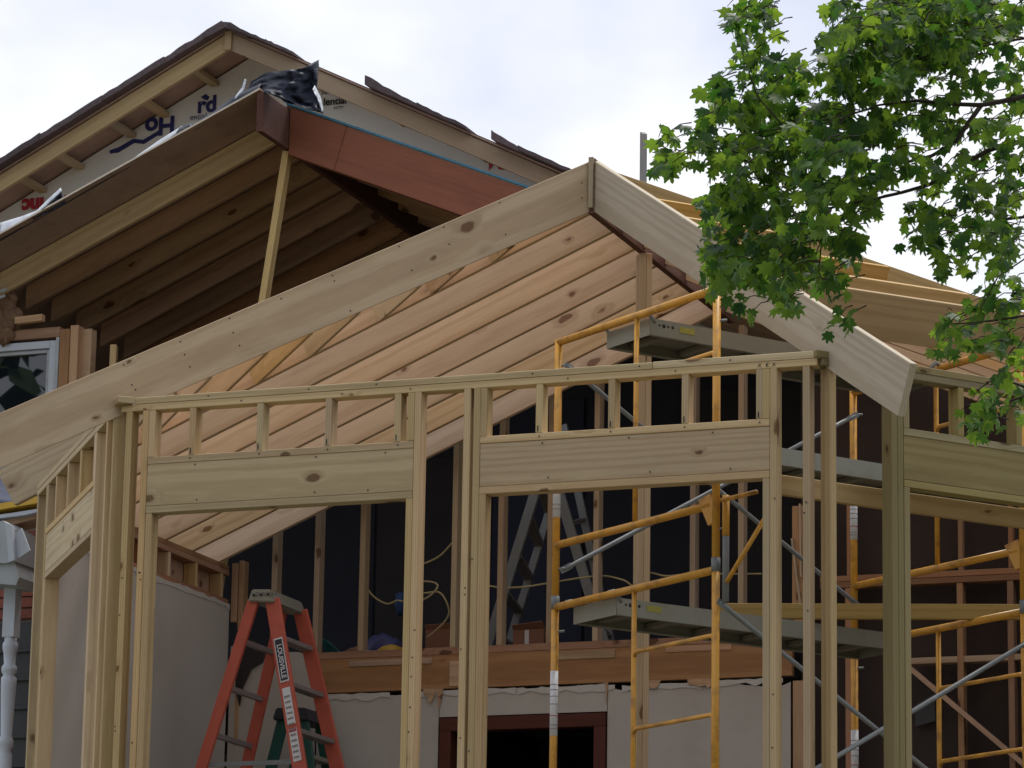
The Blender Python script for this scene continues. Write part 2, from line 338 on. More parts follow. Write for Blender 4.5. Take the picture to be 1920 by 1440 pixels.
for t in (-8.957, -8.711, -8.305, -7.898, -7.492, -7.413, -6.995, -6.68, -6.273, -5.866, -5.46, -5.423):
    stud(FF, t, fw_, S, ZS+.001, ZP-.001, 'cripple_stud')
pm = M['black']
for s, px in (('X', 1424), ('C', 1439), ('X', 1451)):
    q = ay(px, 684, 18.183); text(s, (q.x, 18.1835, 6.097), .03, pm, fw_, name='pencil_mark')
def nail_sheet(pts, root, wd=.0045, ht=.0045):
    vs_, fs_ = [], []
    for x, z, k in pts:
        i0 = len(vs_); w2, h2 = (wd, ht) if k == 0 else (.0035, .018)
        vs_.extend([V((x-w2, 18.1825, z-h2)), V((x+w2, 18.1825, z-h2*.7)), V((x+w2*.8, 18.1825, z+h2)), V((x-w2, 18.1825, z+h2*.8))]); fs_.append(tuple(range(i0, i0+4)))
    o0 = vs_[0]; o = put('nail_heads', mesh('nail_heads', [v-o0 for v in vs_], fs_, M['black']), Matrix.Translation(o0), root); o['kind'] = 'stuff'
np_ = []
for t in (-8.711, -8.305, -7.898, -7.492, -6.68, -6.273, -5.866, -5.46):
    np_ += [(t+.019+random.uniform(-.006, .006), 5.793, 0), (t+.014, 5.835, 1)]
for t in (-9.098, -8.996, -7.374, -7.09, -7.034, -5.384, -5.208):
    np_ += [(t+random.uniform(.008, .03), random.uniform(3.4, 5.4), 0) for q in range(6)]
for t in (-8.6, -8.0, -7.6, -6.7, -6.1, -5.6): np_ += [(t+random.uniform(-.1, .1), 5.55+random.uniform(0, .02), 0), (t+random.uniform(-.1, .1), 5.755, 0), (t, 6.137, 0), (t+.2, 6.098, 0)]
nail_sheet(np_, fw_)
la = math.radians(52.9); LU, LN = V((-math.cos(la), math.sin(la), 0)), V((-math.sin(la), -math.cos(la), 0))
LF = Frame((-9.187, 18.211, 0), LU, LN)
lw = thing('stud_wall', 'short left bay wall running back steeply towards the white porch column', 'stud wall', LF.p(1.25, .045, FLOOR), 'stud walls of the bay')
LF.box('top_plate', -.115, 2.53, 0, W9, 6.12, ZT+.002, S, lw); LF.box('top_plate', .01, 2.53, 0, W9, ZP+.001, 6.117, S, lw); LF.box('bottom_plate', 0, 2.53, 0, W9, FLOOR, FLOOR+.037, S, lw)
for t in (-.012, .19, .51, 2.138, 2.474): stud(LF, t, lw, S)
for t in (.549, 2.099): stud(LF, t, lw, S, z1=HL-.001, name='trimmer_stud')
LF.box('sill_plate', .549, 2.137, 0, W9, ZH+.001, ZS, S, lw); LF.box('header_plate', .549, 2.137, 0, W9, HL, HB-.002, S, lw)
LF.box('header_board', .549, 2.137, .003, .041, HB, ZH, M['treated'], lw); LF.box('header_board', .549, 2.137, .046, W9, HB, ZH, S, lw)
for t in (.549, 1.0, 1.407, 1.813, 2.098): stud(LF, t, lw, S, ZS+.001, ZP-.001, 'cripple_stud')
ra = math.radians(50.94); RU, RN = V((math.cos(ra), math.sin(ra), 0)), V((math.sin(ra), -math.cos(ra), 0))
RF = Frame((-5.065, 18.24, 0), RU, RN)
rw = thing('stud_wall', 'right bay wall with header board tinted for green tree shade, half behind the maple leaves', 'stud wall', RF.p(1.25, .045, FLOOR), 'stud walls of the bay')
G = M['spf_shaded']
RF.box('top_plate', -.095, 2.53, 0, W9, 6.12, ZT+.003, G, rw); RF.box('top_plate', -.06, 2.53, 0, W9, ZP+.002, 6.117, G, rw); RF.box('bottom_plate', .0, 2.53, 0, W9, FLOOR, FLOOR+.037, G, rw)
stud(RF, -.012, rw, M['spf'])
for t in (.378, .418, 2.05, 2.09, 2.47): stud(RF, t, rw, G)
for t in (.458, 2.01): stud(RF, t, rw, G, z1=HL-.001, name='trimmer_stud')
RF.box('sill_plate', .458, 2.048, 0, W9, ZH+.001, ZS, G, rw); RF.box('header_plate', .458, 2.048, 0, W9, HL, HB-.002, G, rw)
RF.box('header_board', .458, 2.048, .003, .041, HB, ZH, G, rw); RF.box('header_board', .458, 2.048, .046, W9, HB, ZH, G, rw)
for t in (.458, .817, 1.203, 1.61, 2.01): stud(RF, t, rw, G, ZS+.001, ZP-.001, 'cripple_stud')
bb = RF.box('brace_board', -.15, 2.35, .27, .308, 5.432, 5.536, M['ochre'], None)
tag(bb, 'long brown horizontal board just inside the right bay wall, below its header', 'board')

# ------------------------------------------------------------------ bay roof frame
AX, AY = -7.126, 20.36; ZA = 7.98; ZB = 7.667
rf = thing('roof_frame', 'open hip roof frame of new rafters meeting at a ridge above the bay', 'roof frame', (AX, AY, ZT))
sl_h = .5415; al = math.atan(sl_h)
def hip(dx, dy, L0, L1, mat, tail):
    d = V((dx, dy, 0)).normalized(); zc = (ZA+ZB)/2-.004
    P = V((AX, AY, zc))+d*L0-V((0, 0, sl_h*L0)); Q = V((AX, AY, zc))+d*L1-V((0, 0, sl_h*L1))
    return board('hip_rafter', P, Q, .038, .278, mat, rf, s0=-sl_h, s1=tail)
hip(-2.06, -2.15, .02, 4.2, M['treated'], 0.)
hip(2.06, -2.12, .02, 3.74, M['pale'], 0.)
board('ridge_board', (AX, AY-.045, 7.80), (AX, 23.16, 7.80), .045, .34, M['lvl_dark'], rf)
board('ridge_block', (AX, AY-.05, 7.66), (AX, AY-.05, 7.975), .03, .038, M['treated'], rf, up=(0, 1, 0))
sc_ = .4225; rd = .281*math.cos(math.atan(sc_))
YC = [20.40+.425*i for i in range(7)]
def common(y, side, xe, mat, dz=0., s1=None):
    P = V((AX+side*.025, y, ZB+.1405+dz-.025*sc_)); Q = V((AX+side*xe, y, ZB+.1405+dz-xe*sc_))
    return board('common_rafter', P, Q, .038, rd, mat, rf, s0=-sc_, s1=-sc_ if s1 is None else s1)
for i, y in enumerate(YC):
    common(y, -1, 3.55 if i == 0 else (3.72 if i < 3 else 4.1), M['pine'])
    common(y, 1, 3.7, M['ochre'] if i == 0 else M['pine'])
P = V((AX-3.05, YC[0]-.04, ZB+.1405-3.05*sc_)); Q = V((AX-3.87, YC[0]-.04, ZB+.1405-3.87*sc_))
board('rafter_tail', P, Q, .038, rd, M['treated'], rf, s0=-sc_, s1=.15)
def facet(f, side, mat):
    if side < 0: c1, c2 = V((-2.06, -2.15, 0)), V((-3.574, -.0, 0))
    else: c1, c2 = V((2.06, -2.12, 0)), V((3.574, -.0, 0))
    a = V((AX, AY, ZB+.14-1.616*f))+c1*f; b2 = V((AX, AY, ZB+.14-1.52*f))+c2*f
    d = (b2-a).normalized()
    pn = (V((RN.x, RN.y, 0)) if side > 0 else V((LN.x, LN.y, 0)))*.46+V((0, 0, .89))
    board('purlin', a+d*.03, b2-d*.03, .038, .262, mat, rf, up=pn)
for f in (.197, .307, .40, .528, .627, .718, .83, .92): facet(f, -1, M['pine'])
for f in (.227, .35, .504, .634, .735): facet(f, 1, M['ochre'])
def nails(pts, n, mat=None):
    vs_, fs_ = [], []
    n = V(n).normalized(); a = n.cross(V((0, 0, 1))).normalized(); b2 = a.cross(n)
    for p in pts:
        i0 = len(vs_); vs_.extend([p+n*.0015+(a*math.cos(k*1.0472)+b2*math.sin(k*1.0472))*.0055 for k in range(6)]); fs_.append(tuple(range(i0, i0+6)))
    o0 = vs_[0]; o = put('nail_heads', mesh('nail_heads', [v-o0 for v in vs_], fs_, M['black']), Matrix.Translation(o0), rf); o['kind'] = 'stuff'
dl = V((-2.06, -2.15, 0)).normalized(); nl = V((dl.y, -dl.x, 0))
if nl.dot(V((1, -1, 0))) < 0: nl = -nl
pl0 = V((AX, AY, 0))+nl*.019
nails([pl(x, y, nl, pl0.dot(nl)) for x, y in ((1091, 343), (1091, 371), (937, 380), (948, 440), (832, 426), (842, 458), (748, 462), (772, 507), (623, 517), (627, 527), (657, 583), (527, 560), (430, 597), (437, 624), (449, 648), (338, 641), (346, 665), (356, 688), (247, 722), (254, 731), (232, 684))], nl)
pc = ax(1208, 450, AX); rz = Matrix.Rotation(math.radians(38), 3, 'Z')
po = thing('ridge_post', 'doubled upright timber post holding up the ridge behind the scaffold', 'post', (AX, pc.y, FLOOR))
ex = rz @ V((1, 0, 0)); ey = rz @ V((0, 1, 0))
for k in (-1, 1):
    c = V((AX, pc.y, 0))+ex*(.0195*k)
    board('post_stud', c+V((0, 0, FLOOR)), c+V((0, 0, 7.63)), .038, .089, M['stud_in'] if k < 0 else M['spf'], po, up=ey)

# ------------------------------------------------------------------ house side wall of the bay (bare drywall under a row of cripples)
sw = thing('side_wall', 'bare grey drywall side wall with short studs along its top edge', 'wall', (-10.75, 21.7, FLOOR))
ys = [20.28]; 
while ys[-1] < 23.06: ys.append(min(23.08, ys[-1]+random.uniform(.05, .11)))
top = [(-10.70, y, 5.868+random.uniform(-.016, .01)) for y in ys]
prism('drywall_sheet', [(-10.70, 20.28, FLOOR)]+top+[(-10.70, 23.08, FLOOR)], (-.013, 0, 0), M['drywall'], sw)
for y0, y1 in ((20.28, 21.2), (21.2, 22.3), (22.3, 23.08)):
    n_ = 9; yy = [y0+(y1-y0)*i/n_ for i in range(n_+1)]
    prism('torn_drywall_edge', [(-10.702, y, 5.858-random.uniform(.005, .03)) for y in yy]+[(-10.702, y, 5.872+random.uniform(-.006, .014)) for y in reversed(yy)], (.006, 0, 0), M['drywall_edge'], sw)
SF = Frame((-10.716, 0, 0), (0, 1, 0), (1, 0, 0))
SF.box('bottom_plate', 20.8, 23.1, 0, W9, 5.873, 5.91, M['rim'], sw)
SF.box('top_plate', 20.8, 23.1, 0, W9, 6.075, 6.113, M['rim'], sw); SF.box('top_plate', 20.8, 23.1, .004, W9, 6.115, 6.15, M['rim'], sw)
for y in (20.9, 21.3, 21.72, 22.13, 22.55, 22.97): SF.box('cripple_stud', y, y+.038, 0, W9, 5.911, 6.074, M['spf'] if y > 22 else M['rim'], sw)
prism('wall_back', [(-10.81, 20.75, FLOOR), (-10.81, 23.12, FLOOR), (-10.81, 23.12, 6.15), (-10.81, 20.75, 6.15)], (-.05, 0, 0), M['old'], sw)

# ------------------------------------------------------------------ back wall of the bay
bw = thing('back_wall', 'opened house wall behind the bay with indoor studs on a wooden beam above a door', 'wall', (-7.5, 23.15, FLOOR))
BF = Frame((0, 23.1, 0), (1, 0, 0), (0, -1, 0))
BF.box('rim_beam', -10.06, -6.69, 0, .05, 5.235, 5.465, M['rim'], bw)
BF.box('sole_plate', -10.08, -6.69, .003, .1, 5.467, 5.515, M['rim'], bw)
for x0, x1, z0, z1 in ((-9.8, -9.2, 5.41, 5.45), (-8.3, -7.9, 5.40, 5.455), (-7.55, -7.1, 5.42, 5.46), (-9.07, -8.9, 5.25, 5.42)):
    BF.box('beam_patch', x0, x1, -.006, 0, z0, z1, M['old'], bw)
def roofz(x): return 7.667-.4225*abs(x-AX)
for px in (510, 590, 675, 760, 848, 935, 1028, 1115, 1205, 1297, 1388):
    x = ay(px, 1190, 23.1).x; BF.box('stud', x-.019, x+.019, .004, .093, 5.516 if px > 560 else 5.30, min(roofz(x)+.26, 7.6), M['stud_in'], bw)
BF.box('stud', -10.69, -10.65, -.02, .08, 5.75, 6.16, M['old'], bw); BF.box('stud', -10.645, -10.612, .0, .09, 4.9, 6.18, M['old'], bw)
# torn drywall below the beam
def torn(x0, x1, zf, n, y=23.102):
    xs = [x0+(x1-x0)*i/n for i in range(n+1)]
    return [(x, y, zf(i/n)+random.uniform(-.02, .012)) for i, x in enumerate(xs)]
prism('drywall_sheet', [(-10.69, 23.102, FLOOR)]+torn(-10.69, -10.05, lambda u: 5.60 if u < .25 else 5.56-.05*u, 10)+[(-10.045, 23.102, 5.2), (-10.04, 23.102, FLOOR)], (0, .012, 0), M['drywall'], bw)
prism('drywall_sheet', [(-10.03, 23.102, FLOOR)]+torn(-10.03, -9.145, lambda u: 5.222, 14)+[(-9.145, 23.102, FLOOR)], (0, .012, 0), M['drywall'], bw)
prism('drywall_sheet', [(-9.14, 23.102, 5.045)]+torn(-9.14, -7.955, lambda u: 5.223, 18)+[(-7.955, 23.102, 5.045)], (0, .012, 0), M['drywall'], bw)
prism('drywall_sheet', [(-7.95, 23.102, FLOOR)]+torn(-7.95, -6.7, lambda u: 5.218-.05*max(0, math.sin(u*9)), 20)+[(-6.7, 23.102, FLOOR)], (0, .012, 0), M['drywall'], bw)
for x0, x1, dz in ((-10.02, -9.5, 0), (-9.3, -8.6, .006), (-8.58, -7.9, 0), (-7.85, -7.3, -.01), (-7.25, -6.75, .002)):
    n_ = 8; xx = [x0+(x1-x0)*i/n_ for i in range(n_+1)]
    prism('torn_drywall_edge', [(x, 23.097, 5.20+dz-random.uniform(.0, .03)) for x in xx]+[(x, 23.097, 5.218+dz+random.uniform(-.004, .008)) for x in reversed(xx)], (0, .004, 0), M['drywall_edge'], bw)
for x0, wd, dz in ((-9.26, .10, .09), (-9.17, .06, .13), (-7.97, .025, .14), (-7.40, .16, .035), (-7.70, .12, .04), (-9.98, .03, .07), (-7.3, .08, .05)):
    prism('torn_paper', [(x0, 23.093, 5.24), (x0+wd, 23.094, 5.235), (x0+wd*.8, 23.088, 5.2-dz*.3), (x0+wd*.55, 23.08, 5.22-dz), (x0+wd*.4, 23.089, 5.2-dz*.2), (x0+.01, 23.09, 5.2)], (0, .003, 0), M['old'], bw)
prism('torn_paper', [(-10.64, 23.09, 5.70), (-10.40, 23.09, 5.55), (-10.44, 23.085, 5.46), (-10.52, 23.085, 5.42), (-10.58, 23.08, 5.29), (-10.60, 23.085, 5.16), (-10.64, 23.09, 5.28)], (0, .004, 0), M['dark_a'], bw)
# door
for a, b2, z0, z1 in ((-9.13, -9.05, FLOOR, 4.945), (-8.04, -7.96, FLOOR, 4.945)): BF.box('door_casing', a, b2, -.016, .1, z0, z1, M['casing'], bw)
BF.box('door_casing', -9.13, -7.96, -.016, .1, 4.946, 5.035, M['casing'], bw)
prism('dark_doorway', [(-9.3, 25.4, FLOOR), (-7.8, 25.4, FLOOR), (-7.8, 25.4, 5.2), (-9.3, 25.4, 5.2)], (0, .05, 0), M['dark_in'], bw)  # near-black sheet stands for the unlit room behind the door
for xx in (-9.3, -7.8): prism('doorway_side', [(xx, 23.2, FLOOR), (xx, 25.4, FLOOR), (xx, 25.4, 5.2), (xx, 23.2, 5.2)], (.03, 0, 0), M['dark_in'], bw)  # unseen sides, added to keep light out of the doorway
# unlined right half: dark red sheathing and bare studs
x0 = -6.67
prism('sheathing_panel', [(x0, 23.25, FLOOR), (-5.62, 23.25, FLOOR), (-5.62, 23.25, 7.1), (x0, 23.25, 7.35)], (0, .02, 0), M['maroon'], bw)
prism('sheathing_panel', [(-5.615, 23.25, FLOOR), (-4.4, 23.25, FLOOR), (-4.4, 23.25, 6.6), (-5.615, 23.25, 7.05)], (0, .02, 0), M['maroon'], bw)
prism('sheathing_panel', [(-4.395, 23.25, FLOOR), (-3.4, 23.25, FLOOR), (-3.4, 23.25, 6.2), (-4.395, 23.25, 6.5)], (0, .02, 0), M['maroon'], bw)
BF.box('corner_board', -6.685, -6.6, 0, .09, FLOOR, 5.2, M['old'], bw); BF.box('corner_board', -6.685, -6.57, -.01, .08, 5.52, 6.35, M['old'], bw)
for z0 in (5.795, 5.836): BF.box('wall_plate', -6.5, -3.5, .002, .09, z0, z0+.038, M['rim'], bw)
for px in (1590, 1800, 1895, 2000):
    x = ay(px, 1190, 23.1).x
    BF.box('stud', x-.02, x+.02, .004, .09, FLOOR, 5.793, M['rim'], bw); BF.box('stud', x-.015, x+.015, .03, .09, 5.88, 6.6, M['rim'], bw)
BF.box('wall_block', -5.9, -3.6, .01, .09, 5.28, 5.32, M['old'], bw); BF.box('wall_block', -5.9, -3.6, .01, .09, 4.55, 4.59, M['old'], bw)
board('diagonal_brace', (-5.9, 23.09, 5.25), (-4.7, 23.09, 4.2), .03, .08, M['old'], bw, up=(0, 1, 0))
for q in ((1500, 945), (1485, 1010), (1520, 1000)):
    p = ay(q[0], q[1], 23.08); board('broken_lath', p, p+V((random.uniform(-.05, .08), 0, -random.uniform(.25, .5))), .012, .03, M['stud_in'], bw, up=(0, 1, 0))
prism('paper_notice', [ay(*q, 23.2) for q in ((1716, 1322), (1752, 1300), (1754, 1352), (1716, 1362))], (0, .004, 0), M['siding'], bw)
sr = thing('side_wall', 'dark sheathed side wall at the far right of the bay interior', 'wall', (-3.5, 21.7, FLOOR))
prism('sheathing_panel', [(-3.48, 20.3, FLOOR), (-3.48, 23.25, FLOOR), (-3.48, 23.25, 6.1), (-3.48, 20.3, 6.1)], (.03, 0, 0), M['maroon'], sr)

# ------------------------------------------------------------------ upper house: gable with house wrap, roof, fascia
ho = thing('house', 'house gable wrapped in printed white sheeting under a worn shingle roof', 'house', (-12, 26.2, 0))
GX, GZ, GS = -12.027, 10.93, .505
def gz(x): return GZ-GS*abs(x-GX)
prism('gable_wall', [(-19, 26.14, 0), (-3.4, 26.14, 0), (-3.4, 26.14, gz(-3.4)-.005), (GX, 26.14, GZ-.005), (-19, 26.14, gz(-19)-.005)], (0, .12, 0), M['dark_in'], ho)
wp = prism('house_wrap', [(-18, 26.12, 6.5), (GX+.3, 26.12, 8.8), (-6.8, 26.12, 7.9), (-6.8, 26.12, gz(-6.8)-.008), (GX, 26.12, GZ-.008), (-18, 26.12, gz(-18)-.008)], (0, .01, 0), M['wrap'], ho)
for sgn, xe in ((-1, -19.2), (1, -3.2)):
    d = abs(xe-GX)
    board('rake_fascia', (GX+sgn*.004, 25.6, GZ-.072), (xe, 25.6, GZ-.072-GS*d), .038, .128, M['fascia'], ho, s0=-GS)
    a = V((GX, 25.57, GZ+.012)); e = V((xe, 25.57, GZ+.012-GS*d))
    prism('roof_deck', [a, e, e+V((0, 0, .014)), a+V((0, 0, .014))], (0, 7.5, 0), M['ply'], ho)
    a = a+V((0, .02, .016)); e = e+V((0, .02, .016))
    prism('roof_felt', [a, e, e+V((0, 0, .008)), a+V((0, 0, .008))], (0, 7.4, 0), M['shingle'], ho)
board('ridge_trim', (GX-.002, 25.575, GZ-.15), (GX-.002, 25.575, GZ+.005), .06, .03, M['fascia'], ho, up=(0, 1, 0))
# torn shingle courses along the two rakes
SHN = [0]
def shingle(x0, x1, lift0, lift1, th=.03, over=.05):
    SHN[0] += 1; yo = .006*SHN[0]; n_ = 9
    a = V((x0, 25.55-over-yo, gz(x0)+.028+.003*(SHN[0] % 3))); b2 = V((x1, 25.55-over-yo, gz(x1)+.028+.003*(SHN[0] % 3)))
    lo, hi = [], []
    for i in range(n_+1):
        u = i/n_; p = a.lerp(b2, u)+V((0, 0, random.uniform(-.003, .003)))
        lo.append(p); hi.append(p+V((0, 0, th*(1+.3*random.random())+lift0*(1-u)**1.5+lift1*u)))
    prism('shingle', lo+hi[::-1], (0, .9, 0), M['shingle'], ho)
xs = GX-.12
k = 0
for x0, x1, l0, l1 in ((-12.62, -12.06, .0, .012), (-13.15, -12.55, .0, .012), (-13.7, -13.08, .0, .012), (-14.3, -13.62, .0, .012), (-14.9, -14.2, .0, .012),
                       (-11.99, -11.62, .0, .0), (-11.66, -11.42, .0, -.005), (-10.80, -10.33, .055, .0), (-10.36, -9.95, .015, .0), (-9.74, -9.5, .045, .01), (-9.52, -8.9, .01, .0)):
    shingle(x0, x1, l0, l1, .022 if x0 > -12 else .04)
cpv = [V((GX-.14, 25.49, gz(GX-.14)+.025)), V((GX-.19, 25.49, gz(GX-.19)+.05)), V((GX-.10, 25.49, GZ+.035)), V((GX-.02, 25.49, GZ+.062)), V((GX+.05, 25.49, GZ+.05)), V((GX+.2, 25.49, gz(GX+.2)+.045)), V((GX+.2, 25.49, gz(GX+.2)+.015)), V((GX, 25.49, GZ+.015))]
prism('ridge_cap', cpv, (0, 1.2, 0), M['shingle'], ho)
for px, py in ((60, 342), (130, 300), (228, 236), (290, 203), (384, 148)):
    p = ay(px, py, 25.9); board('lookout', (p.x, 25.63, gz(p.x)-.06), (p.x, 26.1, gz(p.x)-.06), .075, .04, M['fascia'], ho)
for x in (-11.4, -10.7, -10.0, -9.3): board('lookout', (x, 25.63, gz(x)-.06), (x, 26.1, gz(x)-.06), .075, .04, M['fascia'], ho)
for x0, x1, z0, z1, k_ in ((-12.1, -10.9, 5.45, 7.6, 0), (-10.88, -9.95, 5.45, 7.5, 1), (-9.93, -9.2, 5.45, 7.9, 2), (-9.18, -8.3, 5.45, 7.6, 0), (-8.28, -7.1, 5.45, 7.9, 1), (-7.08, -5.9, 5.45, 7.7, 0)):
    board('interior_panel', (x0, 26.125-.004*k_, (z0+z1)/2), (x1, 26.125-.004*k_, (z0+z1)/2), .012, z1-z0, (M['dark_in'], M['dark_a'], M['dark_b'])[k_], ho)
def wtext(s, px, py, size, mat, flip=False, rot=0., bold=.0):
    p = ay(px, py, 26.112); X, Y = V((math.cos(rot), 0, math.sin(rot))), V((-math.sin(rot), 0, math.cos(rot)))
    if flip: X, Y = -X, -Y
    text(s, p, size, mat, ho, X, Y, bold=bold)
wtext('rd', 388, 197, .19, M['navy'], bold=.007); wtext('ential', 372, 219, .07, M['navy'])
wtext('Ho', 300, 235, .21, M['navy'], True, bold=.008)
wtext('lential', 628, 190, .085, M['black'], bold=.002); wtext('RA', 612, 172, .07, M['black']); wtext('ASTM', 634, 202, .035, M['black'])
wtext('Bui', 935, 307, .13, M['red'], bold=.009)
wtext("er's Inc", 92, 382, .17, M['red'], True, bold=.010)
for pts in ([(205, 282), (222, 276), (250, 260), (268, 262), (300, 243), (302, 250), (270, 270), (252, 268), (222, 286), (206, 288)], [(376, 182), (386, 176), (393, 182), (389, 188), (382, 186)]):
    prism('printed_mark', [ay(*q, 26.116) for q in pts], (0, .002, 0), M['navy'], ho)

# ------------------------------------------------------------------ lower open roof on the left
RX, RZ = -10.42, 9.43
lr = thing('roof_frame', 'old open roof with dark rafters and a big red laminated beam', 'roof frame', (-11.5, 24.5, 7.5))
prism('ridge_beam', [(RX-.022, 22.70, RZ-.295), (RX+.022, 22.72, RZ-.295), (RX+.022, 26.1, RZ-.295), (RX-.022, 26.1, RZ-.295)], (0, 0, .285), M['lvl_dark'], lr)
LS = .447
a = V((RX, 22.69, RZ+.0)); e = V((RX-3.6, 22.69, RZ-LS*3.6))
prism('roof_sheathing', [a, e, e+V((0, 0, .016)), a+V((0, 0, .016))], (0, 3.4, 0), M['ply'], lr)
prism('lit_sheathing_edge', [a+V((0, -.003, .002)), e+V((0, -.003, .002)), e+V((0, -.003, .015)), a+V((0, -.003, .015))], (0, .002, 0), M['ply_edge'], lr)
for i in range(8):
    y = 23.22+.4064*i; h2 = .16
    board('rafter', (RX-.025, y, RZ-.02-h2*.55), (RX-2.25, y, RZ-.02-h2*.55-LS*2.225), .038, h2, M['spf'] if i == 0 else M['old'], lr, s0=-LS, s1=-LS)  # inner rafters take a darker wood that stands for shadow
zr = .42
board('laminated_beam', (RX+.026, 23.2, RZ-.155-.026*zr), (-7.3, 23.2, RZ-.155-zr*(-7.3-RX)), .09, .318, M['lvl'], lr, s0=-zr)
a = V((RX, 23.16, RZ+.012)); e = V((-3.2, 23.16, RZ+.012-zr*(-3.2-RX)))
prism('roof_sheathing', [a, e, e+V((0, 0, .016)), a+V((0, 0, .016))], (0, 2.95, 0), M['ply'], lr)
prism('blue_membrane', [a+V((0, -.012, .018)), e+V((0, -.012, .018)), e+V((0, -.012, .034)), a+V((0, -.012, .034))], (0, .5, 0), M['tarp_blue'], lr)
q1 = [(RX+.35, 23.153), (RX+.36, 23.153)]
board('beam_joint', (RX+.47, 23.154, RZ-.17), (RX+.38, 23.154, RZ-.485), .002, .006, M['lvl_dark'], lr, up=(0, 1, 0), bev=0)
for i in range(6):
    y = 23.6+.4064*i; board('rafter', (RX+.025, y, RZ-.1), (-4.2, y, RZ-.1-zr*(-4.2-RX)), .038, .16, M['old'], lr, s0=-zr, s1=-zr)
pp = thing('prop_post', 'single leaning timber prop under the red beam end', 'post', (-10.93, 23.24, 5.46))
board('prop', (-10.93, 23.22, 5.47), (-10.43, 23.22, RZ-.3), (.05), .075, M['spf'], pp, up=(0, 1, 0))
st = thing('stub_post', 'short stub of an upright stud behind the long left rafter', 'post', (-11.75, 23.3, 5.46))
p = ay(214, 648, 23.3); board('stub', (p.x, 23.3, 5.47), (p.x, 23.3, p.z), .045, .075, M['spf'], st, up=(0, 1, 0), twist=.3)
# plastic sheets
def mk_tarp():
    P = [[(452, 196), (470, 152), (500, 136), (540, 132), (572, 126), (597, 112)],
         [(462, 178), (486, 160), (512, 156), (548, 152), (580, 148), (597, 140)],
         [(480, 172), (496, 170), (520, 172), (550, 168), (582, 162), (594, 170)],
         [(492, 174), (508, 176), (530, 184), (556, 190), (588, 190), (600, 188)],
         [(500, 172), (512, 178), (534, 190), (562, 200), (590, 208), (606, 214)]]
    def f(u, v):
        a, b2 = u*4, v*5; i, j = min(3, int(a)), min(4, int(b2)); fu, fv = a-i, b2-j
        g = lambda k: (P[i][j][k]*(1-fu)+P[i+1][j][k]*fu)*(1-fv)+(P[i][j+1][k]*(1-fu)+P[i+1][j+1][k]*fu)*fv
        nn = noise.noise(V((u*5, v*7, .3)))+.6*noise.noise(V((u*13, v*11, 5.)))
        return ay(g(0)+2*nn, g(1)+2*noise.noise(V((u*9, v*6, 9.))), 22.95-.3*u*(1-abs(v-.4))+.09*nn+.10*math.sin(v*7+u*4))
    return grid('plastic_tarp', f, 22, 30, M['tarp'], None, .003)
tag(mk_tarp(), 'crumpled black plastic sheet heaped on the peak of the red beam', 'plastic sheet')
fl_ = thing('membrane_strip', 'ragged black and white membrane strip along the top of the old left roof edge', 'membrane', (-11.5, 22.8, 9.0))
def strip(name, lo, hi, mat, dy=22.75, parent=fl_, lean=.12):
    n_ = len(lo)
    def f(u, v):
        a = u*(n_-1); i = min(n_-2, int(a)); fr = a-i
        x = (lo[i][0]*(1-fr)+lo[i+1][0]*fr)*(1-v)+(hi[i][0]*(1-fr)+hi[i+1][0]*fr)*v
        y = (lo[i][1]*(1-fr)+lo[i+1][1]*fr)*(1-v)+(hi[i][1]*(1-fr)+hi[i+1][1]*fr)*v
        return ay(x, y, dy+lean*v+.03*noise.noise(V((u*8, v*3, 1.7))))
    return grid(name, f, 6*n_, 4, mat, parent, .003)
strip('black_strip', [(0, 452), (120, 384), (215, 329), (330, 264), (400, 224), (440, 200), (480, 177)], [(0, 432), (120, 369), (215, 321), (330, 252), (400, 210), (440, 180), (490, 156)], M['tarp'])
strip('white_edge', [(215, 325), (300, 272), (345, 240)], [(215, 322), (300, 262), (342, 236)], M['tarp_white'], 22.73)
strip('black_flap', [(330, 250), (350, 238), (368, 236)], [(336, 240), (352, 232), (362, 230)], M['tarp'], 22.7)
strip('black_flap', [(62, 412), (95, 396), (124, 380)], [(60, 408), (92, 380), (114, 356)], M['tarp'], 22.70)
strip('white_edge', [(0, 440), (40, 418), (70, 404)], [(0, 418), (40, 406), (72, 394)], M['tarp_white'], 22.71)
strip('white_edge', [(66, 404), (92, 380), (116, 358)], [(62, 402), (88, 376), (114, 352)], M['tarp_white'], 22.69)
strip('white_edge', [(440, 186), (458, 168), (462, 150)], [(442, 180), (454, 164), (459, 148)], M['tarp_white'], 22.68)
strip('white_edge', [(586, 168), (596, 186), (604, 210)], [(590, 160), (601, 182), (606, 205)], M['tarp_white'], 22.60)

# upright board standing beyond the bay roof
ub = thing('upright_board', 'grey weathered board standing upright above the bay roof against the sky', 'board', (0, 0, 0))
q0, q1 = ay(1206, 330, 23.6), ay(1206, 249, 23.6); ub.location = q0; WM[ub] = Matrix.Translation(q0)
board('plank', V((q0.x, 23.6, q0.z-.9)), V((q0.x, 23.6, q1.z)), .033, .085, M['weathered'], ub, up=(math.sin(-.55), math.cos(-.55), 0), s1=.45)

